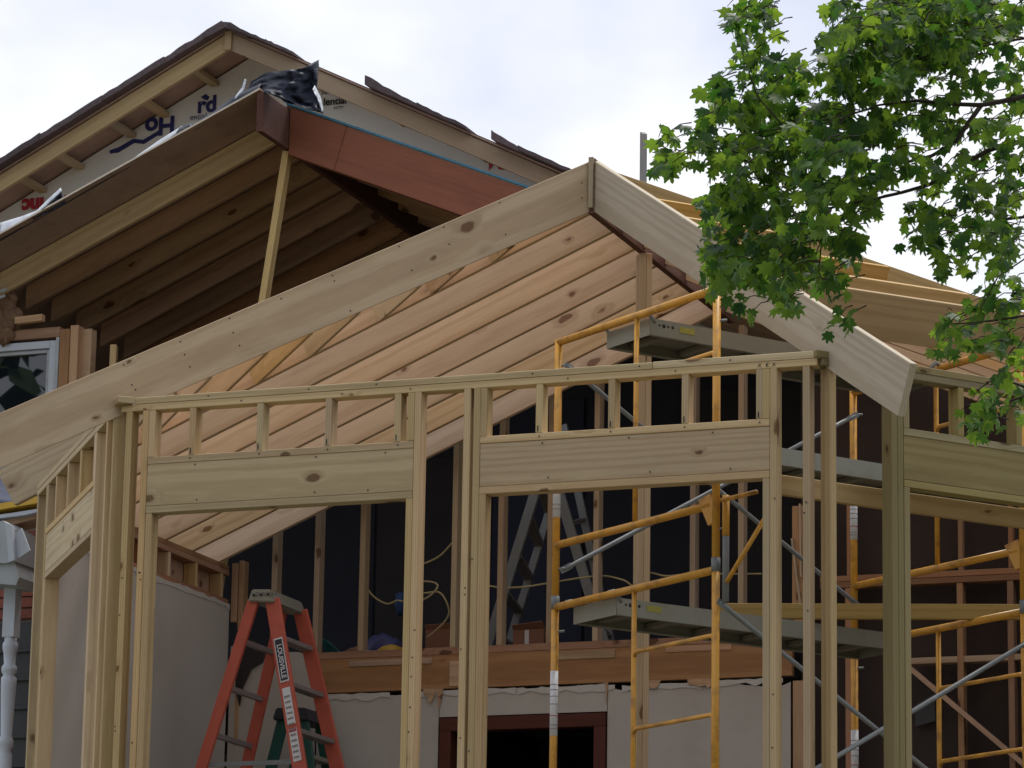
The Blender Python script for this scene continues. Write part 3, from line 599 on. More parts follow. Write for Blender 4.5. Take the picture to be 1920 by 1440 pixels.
# ------------------------------------------------------------------ window wall of the house on the left
ww = thing('window_wall', 'strip of old house wall with a white window and crumbling brown insulation', 'wall', (-13, 23.35, 5.5))
YW = 23.25
WR, WT, WBm = ay(104, 660, YW), ay(50, 641, YW), ay(20, 850, YW)
xr, zt, zb = WR.x, WT.z, WBm.z
prism('wall_panel', [(-15.5, YW+.09, 2.0), (-11.98, YW+.09, 2.0), (-11.98, YW+.09, 7.98), (-15.5, YW+.09, 7.98)], (0, .08, 0), M['old'], ww)
WF = Frame((0, YW, 0), (1, 0, 0), (0, -1, 0))
WF.box('side_trim', xr+.03, xr+.105, 0, .09, 6.2, zt+.075, M['rim'], ww); WF.box('side_trim', xr+.108, xr+.17, .01, .1, 6.2, zt+.1, M['old'], ww)
WF.box('head_trim', -15, xr+.028, 0, .09, zt+.02, zt+.095, M['rim'], ww)
wn = thing_ = WF.box('window', -14.4, xr-.05, .055, .06, zb+.05, zt-.05, M['glass'], ww, False)
for a, b2, z0, z1 in ((xr-.055, xr-.002, zb, zt), (-14.5, xr-.056, zt-.055, zt), (-14.5, xr-.056, zb, zb+.05)): WF.box('window_frame', a, b2, .01, .08, z0, z1, M['white'], wn, False)
for a, b2, z0, z1 in ((xr-.085, xr-.058, zb+.052, zt-.057), (-14.5, xr-.086, zt-.085, zt-.057)): WF.box('window_sash', a, b2, .03, .07, z0, z1, M['greywhite'], wn, False)
WF.box('window_trim', xr+.0, xr+.026, -.005, .05, zb-.02, zt+.018, M['greywhite'], ww)
WF.box('sill_trim', -14.5, xr+.02, -.02, .06, zb-.06, zb-.005, M['white'], ww)
for px, py, r in ((10, 575, .075), (20, 600, .085), (8, 625, .08), (30, 590, .05), (22, 560, .04), (-10, 600, .1)):
    p = ay(px, py, 23.25); lump('insulation', p, r, M['foam'], ww, .3, 4, 3, (1, .5, 1.1))
for px, py in ((5, 548), (2, 560)):
    p = ay(px, py, 23.12); board('torn_flashing', p-V((.08, 0, .01)), p+V((.03, 0, .02)), .01, .02, M['greywhite'], ww)
board('rafter_seat', ay(30, 602, 23.2), ay(82, 596, 23.2), .05, .05, M['old'], ww)

# ------------------------------------------------------------------ porch at the far left edge
pr_ = thing('porch', 'low porch roof edge covered in navy membrane with a yellow strip below', 'porch', (-11.6, 21.4, 6.1))
def sh(u, v):
    p = ay(-40+104*u, 944-70*v, 20.9+.9*v); return p+V((0, 0, .012*noise.noise(V((u*6, v*9, 2.)))+.006*math.sin(v*22)))
grid('membrane_cover', sh, 16, 12, M['navyroll'], pr_, .004)
prism('yellow_strip', [ay(*q, 20.88) for q in ((-40, 950), (60, 934), (71, 926), (71, 943), (30, 950), (-40, 962))], (0, .3, 0), M['yellowbar'], pr_)
prism('drip_edge', [ay(*q, 20.9) for q in ((-40, 970), (20, 962), (70, 954), (70, 960), (44, 966), (-40, 976))], (0, .25, 0), M['white'], pr_)
prism('fascia_strip', [ay(*q, 20.95) for q in ((-40, 984), (68, 964), (68, 972), (30, 982), (-40, 994))], (0, .2, 0), M['old'], pr_)
bk = thing('brick_wall', 'patch of red brick wall behind the porch column', 'brick wall', (-11.6, 21.9, 2.8))
prism('mortar_bed', [(-13.2, 21.72, 2.0), (-10.82, 21.72, 2.0), (-10.82, 21.72, 6.3), (-13.2, 21.72, 6.3)], (0, .1, 0), M['mortar'], bk)
bmz = {}
for r_ in range(8):
    z = 5.62+.075*r_
    for c in range(6):
        x = -10.95-.21*c-(.1 if r_ % 2 else 0)
        put('brick', boxmesh(.2, .03, .064, M['brick'], bev=.003), basis(V((x-.1, 21.71+random.uniform(-.004, .004), z)), V((1, 0, 0)), V((0, 1, 0)), V((0, 0, 1))), bk)
prism('dark_siding', [(-13.2, 21.68, 2.0), (-10.84, 21.68, 2.0), (-10.84, 21.68, 5.56), (-13.2, 21.68, 5.56)], (0, .02, 0), M['siding'], bk)
for k in range(14): board('siding_lap', (-13.2, 21.67, 2.9+.19*k), (-10.84, 21.67, 2.9+.19*k), .02, .02, M['siding'], bk)
pcx = ay(20, 1200, 21.0).x
co = thing('porch_column', 'white turned porch column at the left edge of the picture', 'column', (pcx, 21.0, FLOOR))
def lathe(name, prof, c, mat, parent, seg=18):
    vs, fs = [], []
    for r, z in prof:
        for k in range(seg): vs.append((r*math.cos(2*math.pi*k/seg), r*math.sin(2*math.pi*k/seg), z))
    for i in range(len(prof)-1):
        for k in range(seg): fs.append((i*seg+k, i*seg+(k+1) % seg, (i+1)*seg+(k+1) % seg, (i+1)*seg+k))
    fs.append(tuple(range(seg))); fs.append(tuple((len(prof)-1)*seg+k for k in range(seg)))
    return put(name, mesh(name, vs, fs, mat, True), Matrix.Translation(V(c)), parent)
zc0 = ay(20, 1196, 21.0).z; ztop = ay(20, 1098, 21.0).z
board('square_block', (pcx, 21, zc0), (pcx, 21, ztop), .085, .085, M['white'], co, up=(0, 1, 0))
prof = [(.04, 0), (.046, .05), (.036, .1), (.036, 1.1)]; zz = 0
H = zc0-FLOOR
prof = [(.03, 0), (.045, .1), (.045, H-.75), (.034, H-.72), (.05, H-.69), (.05, H-.66), (.036, H-.63), (.046, H-.4), (.05, H-.3), (.05, H-.26), (.036, H-.24), (.05, H-.22), (.05, H-.19), (.036, H-.17), (.042, H-.1), (.05, H-.07), (.05, H-.04), (.038, H-.02), (.042, H)]
lathe('turned_shaft', prof, (pcx, 21, FLOOR), M['white'], co)
ca = thing('gutter_end', 'broken white gutter end and bent metal flashing above the porch column', 'gutter', ay(20, 1090, 20.9))
prism('gutter_box', [ay(*q, 20.75) for q in ((-40, 985), (6, 976), (24, 990), (28, 1052), (10, 1056), (-40, 1052))], (0, .3, 0), M['greywhite'], ca)
prism('bent_flashing', [ay(*q, 20.72) for q in ((28, 1000), (40, 990), (48, 1010), (56, 1032), (36, 1046), (29, 1046))], (0, .012, 0), M['white'], ca)
prism('bent_flashing', [ay(*q, 20.68) for q in ((8, 978), (22, 985), (27, 1050), (16, 1054), (12, 1000))], (0, .03, 0), M['white'], ca)
prism('soffit_block', [ay(*q, 20.78) for q in ((-40, 1054), (26, 1050), (36, 1082), (30, 1097), (-40, 1092))], (0, .28, 0), M['greywhite'], ca)
for px, py in ((45, 1062), (42, 1078), (50, 1090)):
    p = ay(px, py, 21.2); board('broken_trim', p-V((.04, 0, 0)), p+V((.05, 0, -.01)), .03, .025, M['siding'], ca)

# ------------------------------------------------------------------ scaffold
SA, SB = V((-7.0303, 19.5056, 0)), V((-5.804, 18.6, 0)); SW = (SB-SA)/1.524; SU = V((-SW.y, SW.x, 0)); SL = 2.134
Y = M['yellow']
sf = thing('scaffold', 'yellow tubular scaffold tower with two end frames and crossed grey braces', 'scaffold', SA+V((0, 0, FLOOR)))
def sp(u, w_, z): return SA+SU*u+SW*w_+V((0, 0, z))
def end_frame(u, zb_, top, low=True):
    r = .0215
    f = tube('scaffold_leg', [sp(u, 0, zb_), sp(u, 0, top)], r, Y, sf); tube('scaffold_leg', [sp(u, 1.524, zb_), sp(u, 1.524, top)], r, Y, sf)
    tube('transom', [sp(u, .0, top-.012), sp(u, 1.524, top-.012)], r, Y, sf)
    tube('inner_leg', [sp(u, .775, top-.02), sp(u, .775, zb_+.33 if low else zb_)], .0145, Y, sf)
    if low: tube('lower_bar', [sp(u, .0, zb_+.335), sp(u, 1.49, zb_+.335)], r, Y, sf)
    for dz in (.36, .78):
        g = [sp(u, .775, top-dz-.03), sp(u, .80, top-dz), sp(u, 1.49, top-dz), sp(u, 1.515, top-dz-.03)]
        tube('rung', g, .0125, Y, sf)
    for w_ in (0, 1.524): tube('coupling_collar', [sp(u, w_, zb_-.03), sp(u, w_, zb_+.045)], .0245, M['galv'], sf)
    for w_, z in ((0, zb_+.2), (0, top-.15), (1.524, zb_+.2), (1.524, top-.19)): tube('brace_pin', [sp(u, w_, z), sp(u, w_, z)+SU*.03+SW*.05], .007, M['galv'], sf)
for u in (0, SL):
    end_frame(u, 5.125, 6.652); end_frame(u, 3.598, 5.118, False)
    tube('scaffold_leg', [sp(u, 0, FLOOR), sp(u, 0, 3.6)], .0215, Y, sf); tube('scaffold_leg', [sp(u, 1.524, FLOOR), sp(u, 1.524, 3.6)], .0215, Y, sf)
def brace(p, q):
    d = (q-p).normalized(); tube('cross_brace', [p, p+d*.07, p+d*.12, q-d*.12, q-d*.07, q], [.006, .012, .0135, .0135, .012, .006], M['galv'], sf)
    for e, s in ((p, 1), (q, -1)): board('brace_end', e-d*s*.012, e+d*s*.075, .005, .034, M['galv'], sf)
o_ = .035
brace(sp(.02, -o_+.07, 5.315), sp(SL, -o_+.07, 6.50)); brace(sp(.02, o_+.02, 6.50), sp(SL, o_+.02, 5.33))
brace(sp(0, 1.555, 4.93), sp(SL, 1.555, 3.75)); brace(sp(0, 1.585, 3.75), sp(SL, 1.585, 4.94))
def bracket(u):
    p = sp(u, 1.39, 5.47); a = sp(u, 1.40, 5.53); 
    prism('gusset_plate', [sp(u, 1.385, 5.50), sp(u, 1.46, 5.515), sp(u, 1.50, 5.52), sp(u, 1.535, 5.44), sp(u, 1.535, 5.36), sp(u, 1.475, 5.35)], SU*.012-SU*.03, Y, sf)
bracket(0); bracket(SL)
# swing-out side bracket on the near leg
e0 = SU*.0-SW*.0
tube('side_bracket_leg', [sp(.02, 1.585, 4.93), sp(.02, 1.585, 5.46)], .0185, M['galv'], sf); tube('side_bracket_leg', [sp(.02, 1.585, 5.28), sp(.02, 1.585, 5.50)], .0195, Y, sf)
tube('side_bracket_arm', [ay(1352, 938, 18.55), ay(1420, 922, 18.5)], .012, Y, sf); tube('side_bracket_strut', [ay(1362, 1092, 18.55), ay(1440, 962, 18.5)], .0125, Y, sf)
for u, w_, z0, z1 in ((0, 0, 4.38, 4.745), (0, 0, 5.62, 6.07), (SL, 0, 5.74, 6.0), (SL, 0, 4.3, 4.6)):
    tube('white_label', [sp(u, w_, z0), sp(u, w_, z1)], .0222, M['label'], sf)
    for fz in (.1, .16, .3, .48, .6, .7, .78):
        z = z0+(z1-z0)*fz; tube('label_print', [sp(u, w_, z), sp(u, w_, z+.005)], .0224, M['step'] if fz != .3 else M['red'], sf)
def plank(u0, u1, w0, w1, z, label, grp='aluminium scaffold planks'):
    o = thing('scaffold_plank', label, 'plank', sp((u0+u1)/2, (w0+w1)/2, z), grp)
    for w_ in (w0, w1):
        board('side_rail', sp(u0, w_, z-.045), sp(u1, w_, z-.045), .006, .095, M['alu'], o)
        for dz in (.0, -.088): board('rail_flange', sp(u0, w_+(.012 if w_ == w0 else -.012), z+dz), sp(u1, w_+(.012 if w_ == w0 else -.012), z+dz), .03, .007, M['alu'], o)
    board('deck_panel', sp(u0, (w0+w1)/2, z-.028), sp(u1, (w0+w1)/2, z-.028), w1-w0-.02, .014, M['alu_dark'], o)
    for k in range(6):
        u = u0+(u1-u0)*(k+.5)/6; board('cross_rib', sp(u, w0+.02, z-.055), sp(u, w1-.02, z-.055), .05, .03, M['alu_dark'], o)
    for u, s in ((u0, -1), (u1, 1)):
        for w_ in (w0, w1): tube('hook', [sp(u-s*.03, w_, z-.02), sp(u, w_, z+.018), sp(u+s*.022, w_, z+.038), sp(u+s*.05, w_, z+.03), sp(u+s*.062, w_, z)], .012, M['galv'], o)
        board('end_plate', sp(u, w0, z-.045), sp(u, w1, z-.045), .006, .095, M['alu'], o)
    for du, r in ((.06, .007), (.09, .012), (.12, .007), (.15, .009)):
        tube('rivet_hole', [sp(u0+du, w1+.003, z-.03), sp(u0+du, w1+.0045, z-.03)], r, M['black'], o)
    board('yellow_tag', sp(u0+.2, w1+.0045, z-.035), sp(u0+.30, w1+.0045, z-.035), .002, .034, M['yellowtag'], o, bev=0)
    return o
plank(.06, SL-.06, .40, .82, 6.625, 'aluminium plank across the topmost scaffold transoms under the right hip rafter')
plank(.06, SL-.06, .10, .52, 5.095, 'aluminium plank across the lower transoms, level with the orange ladder top')
plank(.06, SL-.06, .95, 1.34, 5.868, 'aluminium plank hung on the middle rungs behind the right end of the front wall')
lb = board('loose_board', az(1338, 1146, 5.16), az(1912, 1148, 5.16), .038, .088, M['ochre'], None)
lb.matrix_basis = lb.matrix_basis
tag(lb, 'brown loose board lying across the lower scaffold transoms', 'board')

# ------------------------------------------------------------------ step ladders
def step_ladder(label, ycen, apex, front, rear, ztop, w_top, w_bot, rail, stepm, capm, col, steps=9, txt=None, rung_rear=True, rail_w=.095, cap=(.30, .12)):
    o = thing('step_ladder', label, 'step ladder', (apex, ycen, FLOOR), 'step ladders')
    H_ = ztop-FLOOR
    def P(side, fr, z):   # fr +1 front (climbing side), -1 rear
        u = (ztop-z)/H_; x = apex+(.055 if fr > 0 else -.055)+u*((front if fr > 0 else -rear)); wv_ = w_top+(w_bot-w_top)*u
        return V((x, ycen+side*wv_/2, z))
    for fr in (1, -1):
        for side in (-1, 1):
            board('rail', P(side, fr, FLOOR), P(side, fr, ztop-.05), .03, rail_w if fr > 0 else rail_w*.8, rail, o, up=(1, 0, 0))
    for k in range(1, steps):
        z = ztop-.305*k
        if z < FLOOR+.1: break
        a, b2 = P(-1, 1, z), P(1, 1, z); board('step', a+V((-.01, .015, 0)), b2+V((-.01, -.015, 0)), .085, .03, stepm, o)
        if rung_rear:
            a, b2 = P(-1, -1, z-.01), P(1, -1, z-.01); board('rear_rung', a, b2, .03, .035, stepm, o)
    zs = ztop-1.12
    if zs > FLOOR+.2:
        for side in (-1, 1): board('spreader', P(side, -1, zs)+V((0, .02*-side, 0)), P(side, 1, zs)+V((0, .02*-side, 0)), .006, .03, M['galv'], o)
    vs = []
    cx0, cx1 = apex-cap[0]/2*.62, apex+cap[0]/2*.62; yw = w_top/2+.045
    zc_ = ztop-.06
    vs = [(cx0, ycen-yw, zc_), (cx1, ycen-yw, zc_-.015), (cx1, ycen+yw, zc_-.015), (cx0, ycen+yw, zc_), (cx0+.02, ycen-yw+.01, ztop+.02), (cx1-.03, ycen-yw+.01, ztop+.015), (cx1-.03, ycen+yw-.01, ztop+.015), (cx0+.02, ycen+yw-.01, ztop+.02)]
    o0 = V(vs[0]); me = mesh('top_cap', [V(v)-o0 for v in vs], BX, capm)
    bm = bmesh.new(); bm.from_mesh(me); bmesh.ops.bevel(bm, geom=list(bm.edges), offset=.008, segments=2, affect='EDGES'); bm.to_mesh(me); bm.free()
    cp = put('top_cap', me, Matrix.Translation(o0), o)
    for dx in (-.05, 0, .05):
        tube('cap_rivet', [V((apex+dx, ycen-yw-.002, ztop-.02)), V((apex+dx, ycen-yw+.004, ztop-.02))], .008, M['lblack'], cp, 8)
    return o, P
lz = ay(500, 1112, 21.85).z
nf = ay(503, 1125, 21.8).x; apx = (ay(478, 1130, 21.8).x+nf)/2
zf_ = ay(503, 1125, 21.8).z; sl_f = (ay(565, 1440, 21.8).x-nf)/(zf_-4.556); sl_r = (ay(478, 1130, 21.8).x+10.201)/(5.64-4.574)
H_ = lz-FLOOR
lad, LP = step_ladder('tall orange step ladder with a grey top standing before the drywall', 22.05, apx, sl_f*H_, sl_r*H_, lz, .44, .44+.26*H_*.72, M['orange'], M['step'], M['alu'], None)
# printed labels on the near front rail
def rail_pt(z, dx=0): return LP(-1, 1, z)+V((dx, -.0165, 0))
def rail_patch(z0, z1, wd, mat, name, off=0.):
    a, b2 = rail_pt(z0), rail_pt(z1); d = (b2-a).normalized(); s = d.cross(V((0, 1, 0))).normalized(); n_ = d.cross(s).normalized()
    n_ = V((0, -1, 0)); pts = []
    for p, sg in ((a, -1), (a, 1), (b2, 1), (b2, -1)): pts.append(p+s*wd/2*sg+n_*(.001+off))
    return prism(name, pts, (0, -.0015, 0), mat, lad), d, s
zt_ = lz
_, d_, s_ = rail_patch(zt_-.60, zt_-.31, .062, M['label'], 'white_border'); rail_patch(zt_-.59, zt_-.32, .05, M['lblack'], 'black_label', .002)
text('LOUISVILLE', rail_pt(zt_-.465)+V((0, -.0052, 0)), .046, M['label'], lad, -d_, V((0, -1, 0)).cross(-d_), bold=.0008, sx=1.)
rail_patch(zt_-.88, zt_-.64, .056, M['label'], 'white_label'); rail_patch(zt_-1.12, zt_-.905, .056, M['label'], 'white_label'); rail_patch(zt_-.93, zt_-.905, .05, M['red'], 'red_print', .002)
for k in range(12): rail_patch(zt_-1.1+.036*k, zt_-1.088+.036*k, .04, M['step'], 'small_print', .003)
rail_patch(zt_-1.32, zt_-1.22, .056, M['label'], 'white_label')
text('LOUISVILLE', (apx+.03, 22.05-.275, lz-.02), .035, M['lblack'], lad, name='lettering')
gz_ = ay(535, 1330, 22.5).z; gx = ay(535, 1330, 22.5).x
step_ladder('small dark green step ladder behind the legs of the orange one', 22.75, gx+.02, .42, .5, gz_, .34, .5, M['lgreen'], M['alu'], M['lblack'], None, cap=(.42, .12), rung_rear=False)
# aluminium step ladder inside the upper room
al_ = thing('step_ladder', 'aluminium step ladder standing indoors behind the wall studs', 'step ladder', ay(1030, 1190, 24.2), 'step ladders')
def rail2(px0, py0, px1, py1, y, wd=.07):
    a, b2 = ay(px0, py0, y), ay(px1, py1, y); d = (b2-a).normalized()
    zf2 = 5.46; e = a+d*((zf2-a.z)/d.z); t0 = a-d*.5
    return board('rail', e, t0, .03, wd, M['galv'], al_, up=(1, 0, 0)), t0, e
R1 = rail2(1004, 922, 949, 1100, 23.75); R2 = rail2(1020, 993, 984, 1111, 24.2, .055)
R3 = rail2(1055, 944, 1107, 1118, 23.75); R4 = rail2(1084, 922, 1112, 1050, 24.2, .055)
for k in range(1, 6):
    u = k/6.5; board('step', R1[2].lerp(R1[1], u)+V((0, .02, 0)), R2[2].lerp(R2[1], u), .07, .025, M['step'], al_)
    board('rear_rung', R3[2].lerp(R3[1], u)+V((0, .02, 0)), R4[2].lerp(R4[1], u), .03, .03, M['step'], al_)

# ------------------------------------------------------------------ clutter in the upper room
def onfloor(px, y): return ay(px, 1200, y).x
cb = thing('carton', 'brown carton on the upper floor behind the scaffold leg', 'box', (onfloor(1000, 23.5), 23.5, 5.46))
x = onfloor(1000, 23.5); board('carton_body', (x-.11, 23.5, 5.565), (x+.11, 23.5, 5.565), .2, .2, M['card'], cb); board('carton_flap', (x-.11, 23.40, 5.67), (x+.11, 23.40, 5.69), .006, .07, M['card'], cb, twist=.8); board('tape', (x-.01, 23.398, 5.5), (x-.01, 23.398, 5.66), .03, .003, M['label'], cb, up=(0, 1, 0), bev=0)
cb = thing('carton', 'brown carton on the upper floor left of the middle studs', 'box', (onfloor(828, 23.45), 23.45, 5.46))
x = onfloor(832, 23.45); board('carton_body', (x-.1, 23.45, 5.575), (x+.1, 23.45, 5.575), .18, .22, M['card'], cb); board('carton_flap', (x-.1, 23.36, 5.69), (x+.1, 23.36, 5.70), .006, .06, M['card'], cb, twist=.6)
bg_ = thing('sack', 'blue and yellow sack slumped between two indoor studs', 'sack', (onfloor(722, 23.4), 23.4, 5.46))
x = onfloor(722, 23.4); o = lump('sack_body', (x, 23.4, 5.575), .13, M['bag'], bg_, .2, 2.5, 3, (1.05, .7, .75)); lump('sack_band', (x+.05, 23.36, 5.545), .09, M['bagy'], bg_, .15, 2, 3, (1.1, .7, .55)); lump('sack_end', (x-.1, 23.36, 5.52), .06, M['label'], bg_, .3, 4, 3, (1.2, .7, .8))
x = onfloor(665, 23.5); tag(lump('rubble_bag', (onfloor(690, 23.6), 23.6, 5.54), .14, M['card'], None, .3, 3, 3, (1.2, .7, .7)), 'brown lumpy rubbish bag beside the blue sack', 'bag')
def tealf(u, v):
    x = onfloor(596, 23.5)+.28*u; return (x, 23.42+.35*v, 5.47+(.26*(1-u)**.8)*math.sin(math.pi*min(1, .55+v*.4))+.02*noise.noise(V((u*6, v*6, 0))))
tag(grid('teal_sheet', tealf, 14, 8, M['teal'], None, .004), 'teal plastic sheet draped on the upper floor behind the ladder top', 'plastic sheet')
p = ay(750, 1132, 23.45)
tag(lump('blue_cloth', p, .06, M['blue'], None, .3, 3, 3, (.55, .5, 1.3)), 'small blue cloth hanging on the cable loop', 'cloth')
def cable(label, pts, y, r=.0065):
    P_ = [ay(px, py, y+dy) for px, py, dy in pts]; out_ = []
    n_ = len(P_)
    for i in range(n_-1):
        p0, p1, p2, p3 = P_[max(0, i-1)], P_[i], P_[i+1], P_[min(n_-1, i+2)]
        for k in range(6):
            t_ = k/6; out_.append(.5*((2*p1)+(p2-p0)*t_+(2*p0-5*p1+4*p2-p3)*t_*t_+(3*p1-p0-3*p2+p3)*t_**3))
    out_.append(P_[-1]); tag(tube('cable', out_, r, M['cable'], None, 6), label, 'cable', 'loose cables')
cable('pale cable sagging down to the blue cloth between two left studs', [(684, 1096, 0), (700, 1118, .03), (725, 1132, .05), (745, 1126, .04), (756, 1128, .02)], 23.18)
cable('pale cable curving up beside the middle studs', [(760, 1068, .05), (797, 1056, .03), (825, 1042, .02), (848, 1018, 0)], 23.18)
cable('pale looped cable crossing itself right of the doubled front stud', [(760, 1098, .04), (797, 1090, .02), (820, 1096, .0), (812, 1112, .0), (790, 1126, .03), (765, 1130, .06)], 23.18)
cable('pale cable running level then drooping beside the carton', [(760, 1112, .05), (797, 1112, .02), (822, 1110, 0), (836, 1126, .0), (842, 1150, .02), (828, 1172, .05), (800, 1196, .08)], 23.18)
cable('long pale cable strung level through the right indoor studs', [(915, 1098, .02), (945, 1102, 0), (985, 1100, .02), (1025, 1094, .0), (1060, 1088, .02), (1100, 1082, 0), (1135, 1080, .03), (1170, 1088, 0), (1190, 1098, .02), (1215, 1075, .02), (1250, 1080, .0), (1300, 1076, .0), (1388, 1076, .02), (1428, 1076, .02)], 23.2)

# ------------------------------------------------------------------ woods across the street, mirrored in the window
random.seed(5)
vs_, fs_ = [], []
for k in range(15):
    tx, ty, th_ = -32+4.6*k+random.uniform(-1.5, 1.5), -13+random.uniform(-4, 4), random.uniform(15, 20)
    for i in range(900):
        v = V((random.gauss(0, 1), random.gauss(0, 1), random.gauss(0, 1))).normalized()*random.random()**.4
        c = V((tx+v.x*3.2, ty+v.y*3, th_*.6+v.z*th_*.42)); R3 = Matrix.Rotation(random.uniform(0, 6.3), 3, 'Z') @ Matrix.Rotation(random.uniform(-1.2, 1.2), 3, 'X'); r_ = random.uniform(.2, .5)
        b0 = len(vs_); vs_ += [R3 @ (V(p)*r_)+c for p in ((-.7, -.4, 0), (.1, -1, .1), (.8, -.2, 0), (.3, 1, -.1), (-.6, .6, .1))]; fs_.append(tuple(range(b0, b0+5)))
    for a in range(6):
        q = [V((tx+.25*math.cos(a*1.047+d), ty+.25*math.sin(a*1.047+d), z)) for d, z in ((0, 0), (1.047, 0), (1.047, th_*.7), (0, th_*.7))]
        b0 = len(vs_); vs_ += q; fs_.append(tuple(range(b0, b0+4)))
me = bpy.data.meshes.new('far_trees'); me.from_pydata(vs_, [], fs_); me.materials.append(plain('far_foliage', (.05, .085, .03), .8, var=.4, scale=.7))
fw2 = put('far_trees', me, Matrix.Identity(4)); fw2['kind'] = 'stuff'

# ------------------------------------------------------------------ maple tree
random.seed(21)
TD = 14.3
tb = on(2700, 1500, 14.5); tree = thing('maple_tree', 'leafy green maple whose branches hang in from the right', 'tree', (tb.x, tb.y, .6))
tx, ty = tb.x, tb.y
trk = [V((tx, ty, .3)), V((tx-.05, ty, 1.8)), V((tx-.02, ty+.05, 3.4)), V((tx-.12, ty+.02, 5.0)), V((tx-.05, ty+.1, 7.4)), V((tx+.1, ty+.05, 9.6)), V((tx+.05, ty, 11.2))]
tube('trunk', trk, [.26, .22, .19, .16, .11, .06, .015], M['bark'], tree, 14)
BR = [([(1930, 178), (1880, 190), (1840, 196), (1780, 195), (1720, 190), (1690, 192), (1640, 200)], 4.6, 1.6),
      ([(1840, 196), (1815, 235), (1790, 265), (1745, 292), (1700, 305), (1655, 310)], 4.0, 1.8),
      ([(1745, 292), (1720, 318), (1685, 338), (1655, 350)], 2.6, 1.2),
      ([(1930, 262), (1880, 275), (1850, 284), (1800, 312), (1740, 345), (1690, 360), (1640, 372), (1560, 390), (1500, 400)], 4.6, 1.4),
      ([(1930, 406), (1880, 412), (1840, 424), (1790, 428)], 2.8, 1.2),
      ([(1930, 40), (1890, 44), (1840, 60)], 2.6, 1.2), ([(1930, 70), (1880, 80), (1840, 88)], 2.6, 1.2),
      ([(1930, 728), (1880, 712), (1850, 716)], 2.0, 1.0), ([(1930, 738), (1890, 752), (1858, 760), (1830, 766)], 2.0, 1.0),
      ([(1930, 590), (1880, 600), (1830, 606), (1790, 606)], 2.0, 1.0), ([(1640, 200), (1580, 220), (1500, 235), (1430, 260)], 1.8, .9),
      ([(1640, 372), (1560, 350), (1480, 330), (1400, 300)], 1.8, .9), ([(1655, 310), (1570, 300), (1480, 250), (1420, 180), (1390, 90)], 1.9, .9),
      ([(1500, 400), (1440, 425), (1420, 440), (1412, 425)], 1.5, .9), ([(1500, 400), (1470, 450), (1440, 500), (1400, 540)], 1.4, .8), ([(1560, 390), (1540, 450), (1535, 510), (1560, 570)], 1.4, .8),
      ([(1690, 192), (1670, 120), (1640, 40)], 2.0, 1.2), ([(1400, 300), (1330, 290), (1270, 280)], 1.1, .7), ([(1930, 480), (1870, 520), (1840, 580)], 1.6, .9)]
PX = TD/FPX
anchor = [V((tx-.1, ty, 5.3)), V((tx-.1, ty, 4.9)), V((tx-.1, ty, 4.4))]
for i, (pts, r0, r1) in enumerate(BR):
    n_ = len(pts); P_ = []; R_ = []
    dd = random.uniform(-.25, .25) if i > 3 else .0
    for j, (a, b2) in enumerate(pts):
        P_.append(on(a+random.uniform(-2, 2), b2+random.uniform(-2, 2), TD+dd*(j/n_)+.04*math.sin(j*2.1+i))); R_.append((r0+(r1-r0)*j/(n_-1))*PX*1.25)
    if pts[0][0] >= 1925:
        root = V((tx-.1, ty, P_[0].z-.7-.2*(i % 3))); mid = root.lerp(P_[0], .5)+V((0, 0, .12))
        P_ = [root, mid]+P_; R_ = [max(.05, R_[0]*1.8), R_[0]*1.4]+R_
    tube('branch', P_, R_, M['bark'], tree, 7)
# leaf shapes: five pointed lobes, slightly cupped
def leaf_verts(seed):
    rr = random.Random(seed); pts = []
    prof = [(-8, .0, .42), (14, .70, 0), (26, .48, 0), (33, .52, 0), (44, .86, 0), (58, .50, 0), (66, .42, 0), (74, .60, 0), (90, 1.0, 0)]
    ang = [(-72, .38), (-40, .55), (-20, .48), (4, .86), (22, .70), (34, .58), (46, .90), (54, 1.0), (64, .72), (74, .62), (80, .86), (90, 1.08)]
    right = [(a, r*rr.uniform(.9, 1.1)) for a, r in ang]
    out_ = [(0, 0, 0)]
    for a, r in right: out_.append((r*math.cos(math.radians(a)), r*math.sin(math.radians(a))+.25, 0))
    for a, r in reversed(right[:-1]): out_.append((-r*rr.uniform(.92, 1.05)*math.cos(math.radians(a)), r*math.sin(math.radians(a))+.25, 0))
    cup, fold, tw = rr.uniform(-.9, .15), rr.uniform(.0, .55), rr.uniform(-.3, .3)
    res_ = []
    for x, y, z in out_: res_.append(V((x*.5, y*.5, cup*(y*.5)**2+fold*abs(x*.5)*-1+tw*x*y*.4)))
    n_ = len(res_); fs = []
    res_.append(V((0, .14, cup*.02)))
    for k in range(n_): fs.append((n_, k, (k+1) % n_))
    return res_, fs
LV = [leaf_verts(s) for s in range(10)]
LM = []
for vs, fs in LV:
    me = bpy.data.meshes.new('leaf'); me.from_pydata(vs, [], fs); me.materials.append(M['leaf']); LM.append(me)
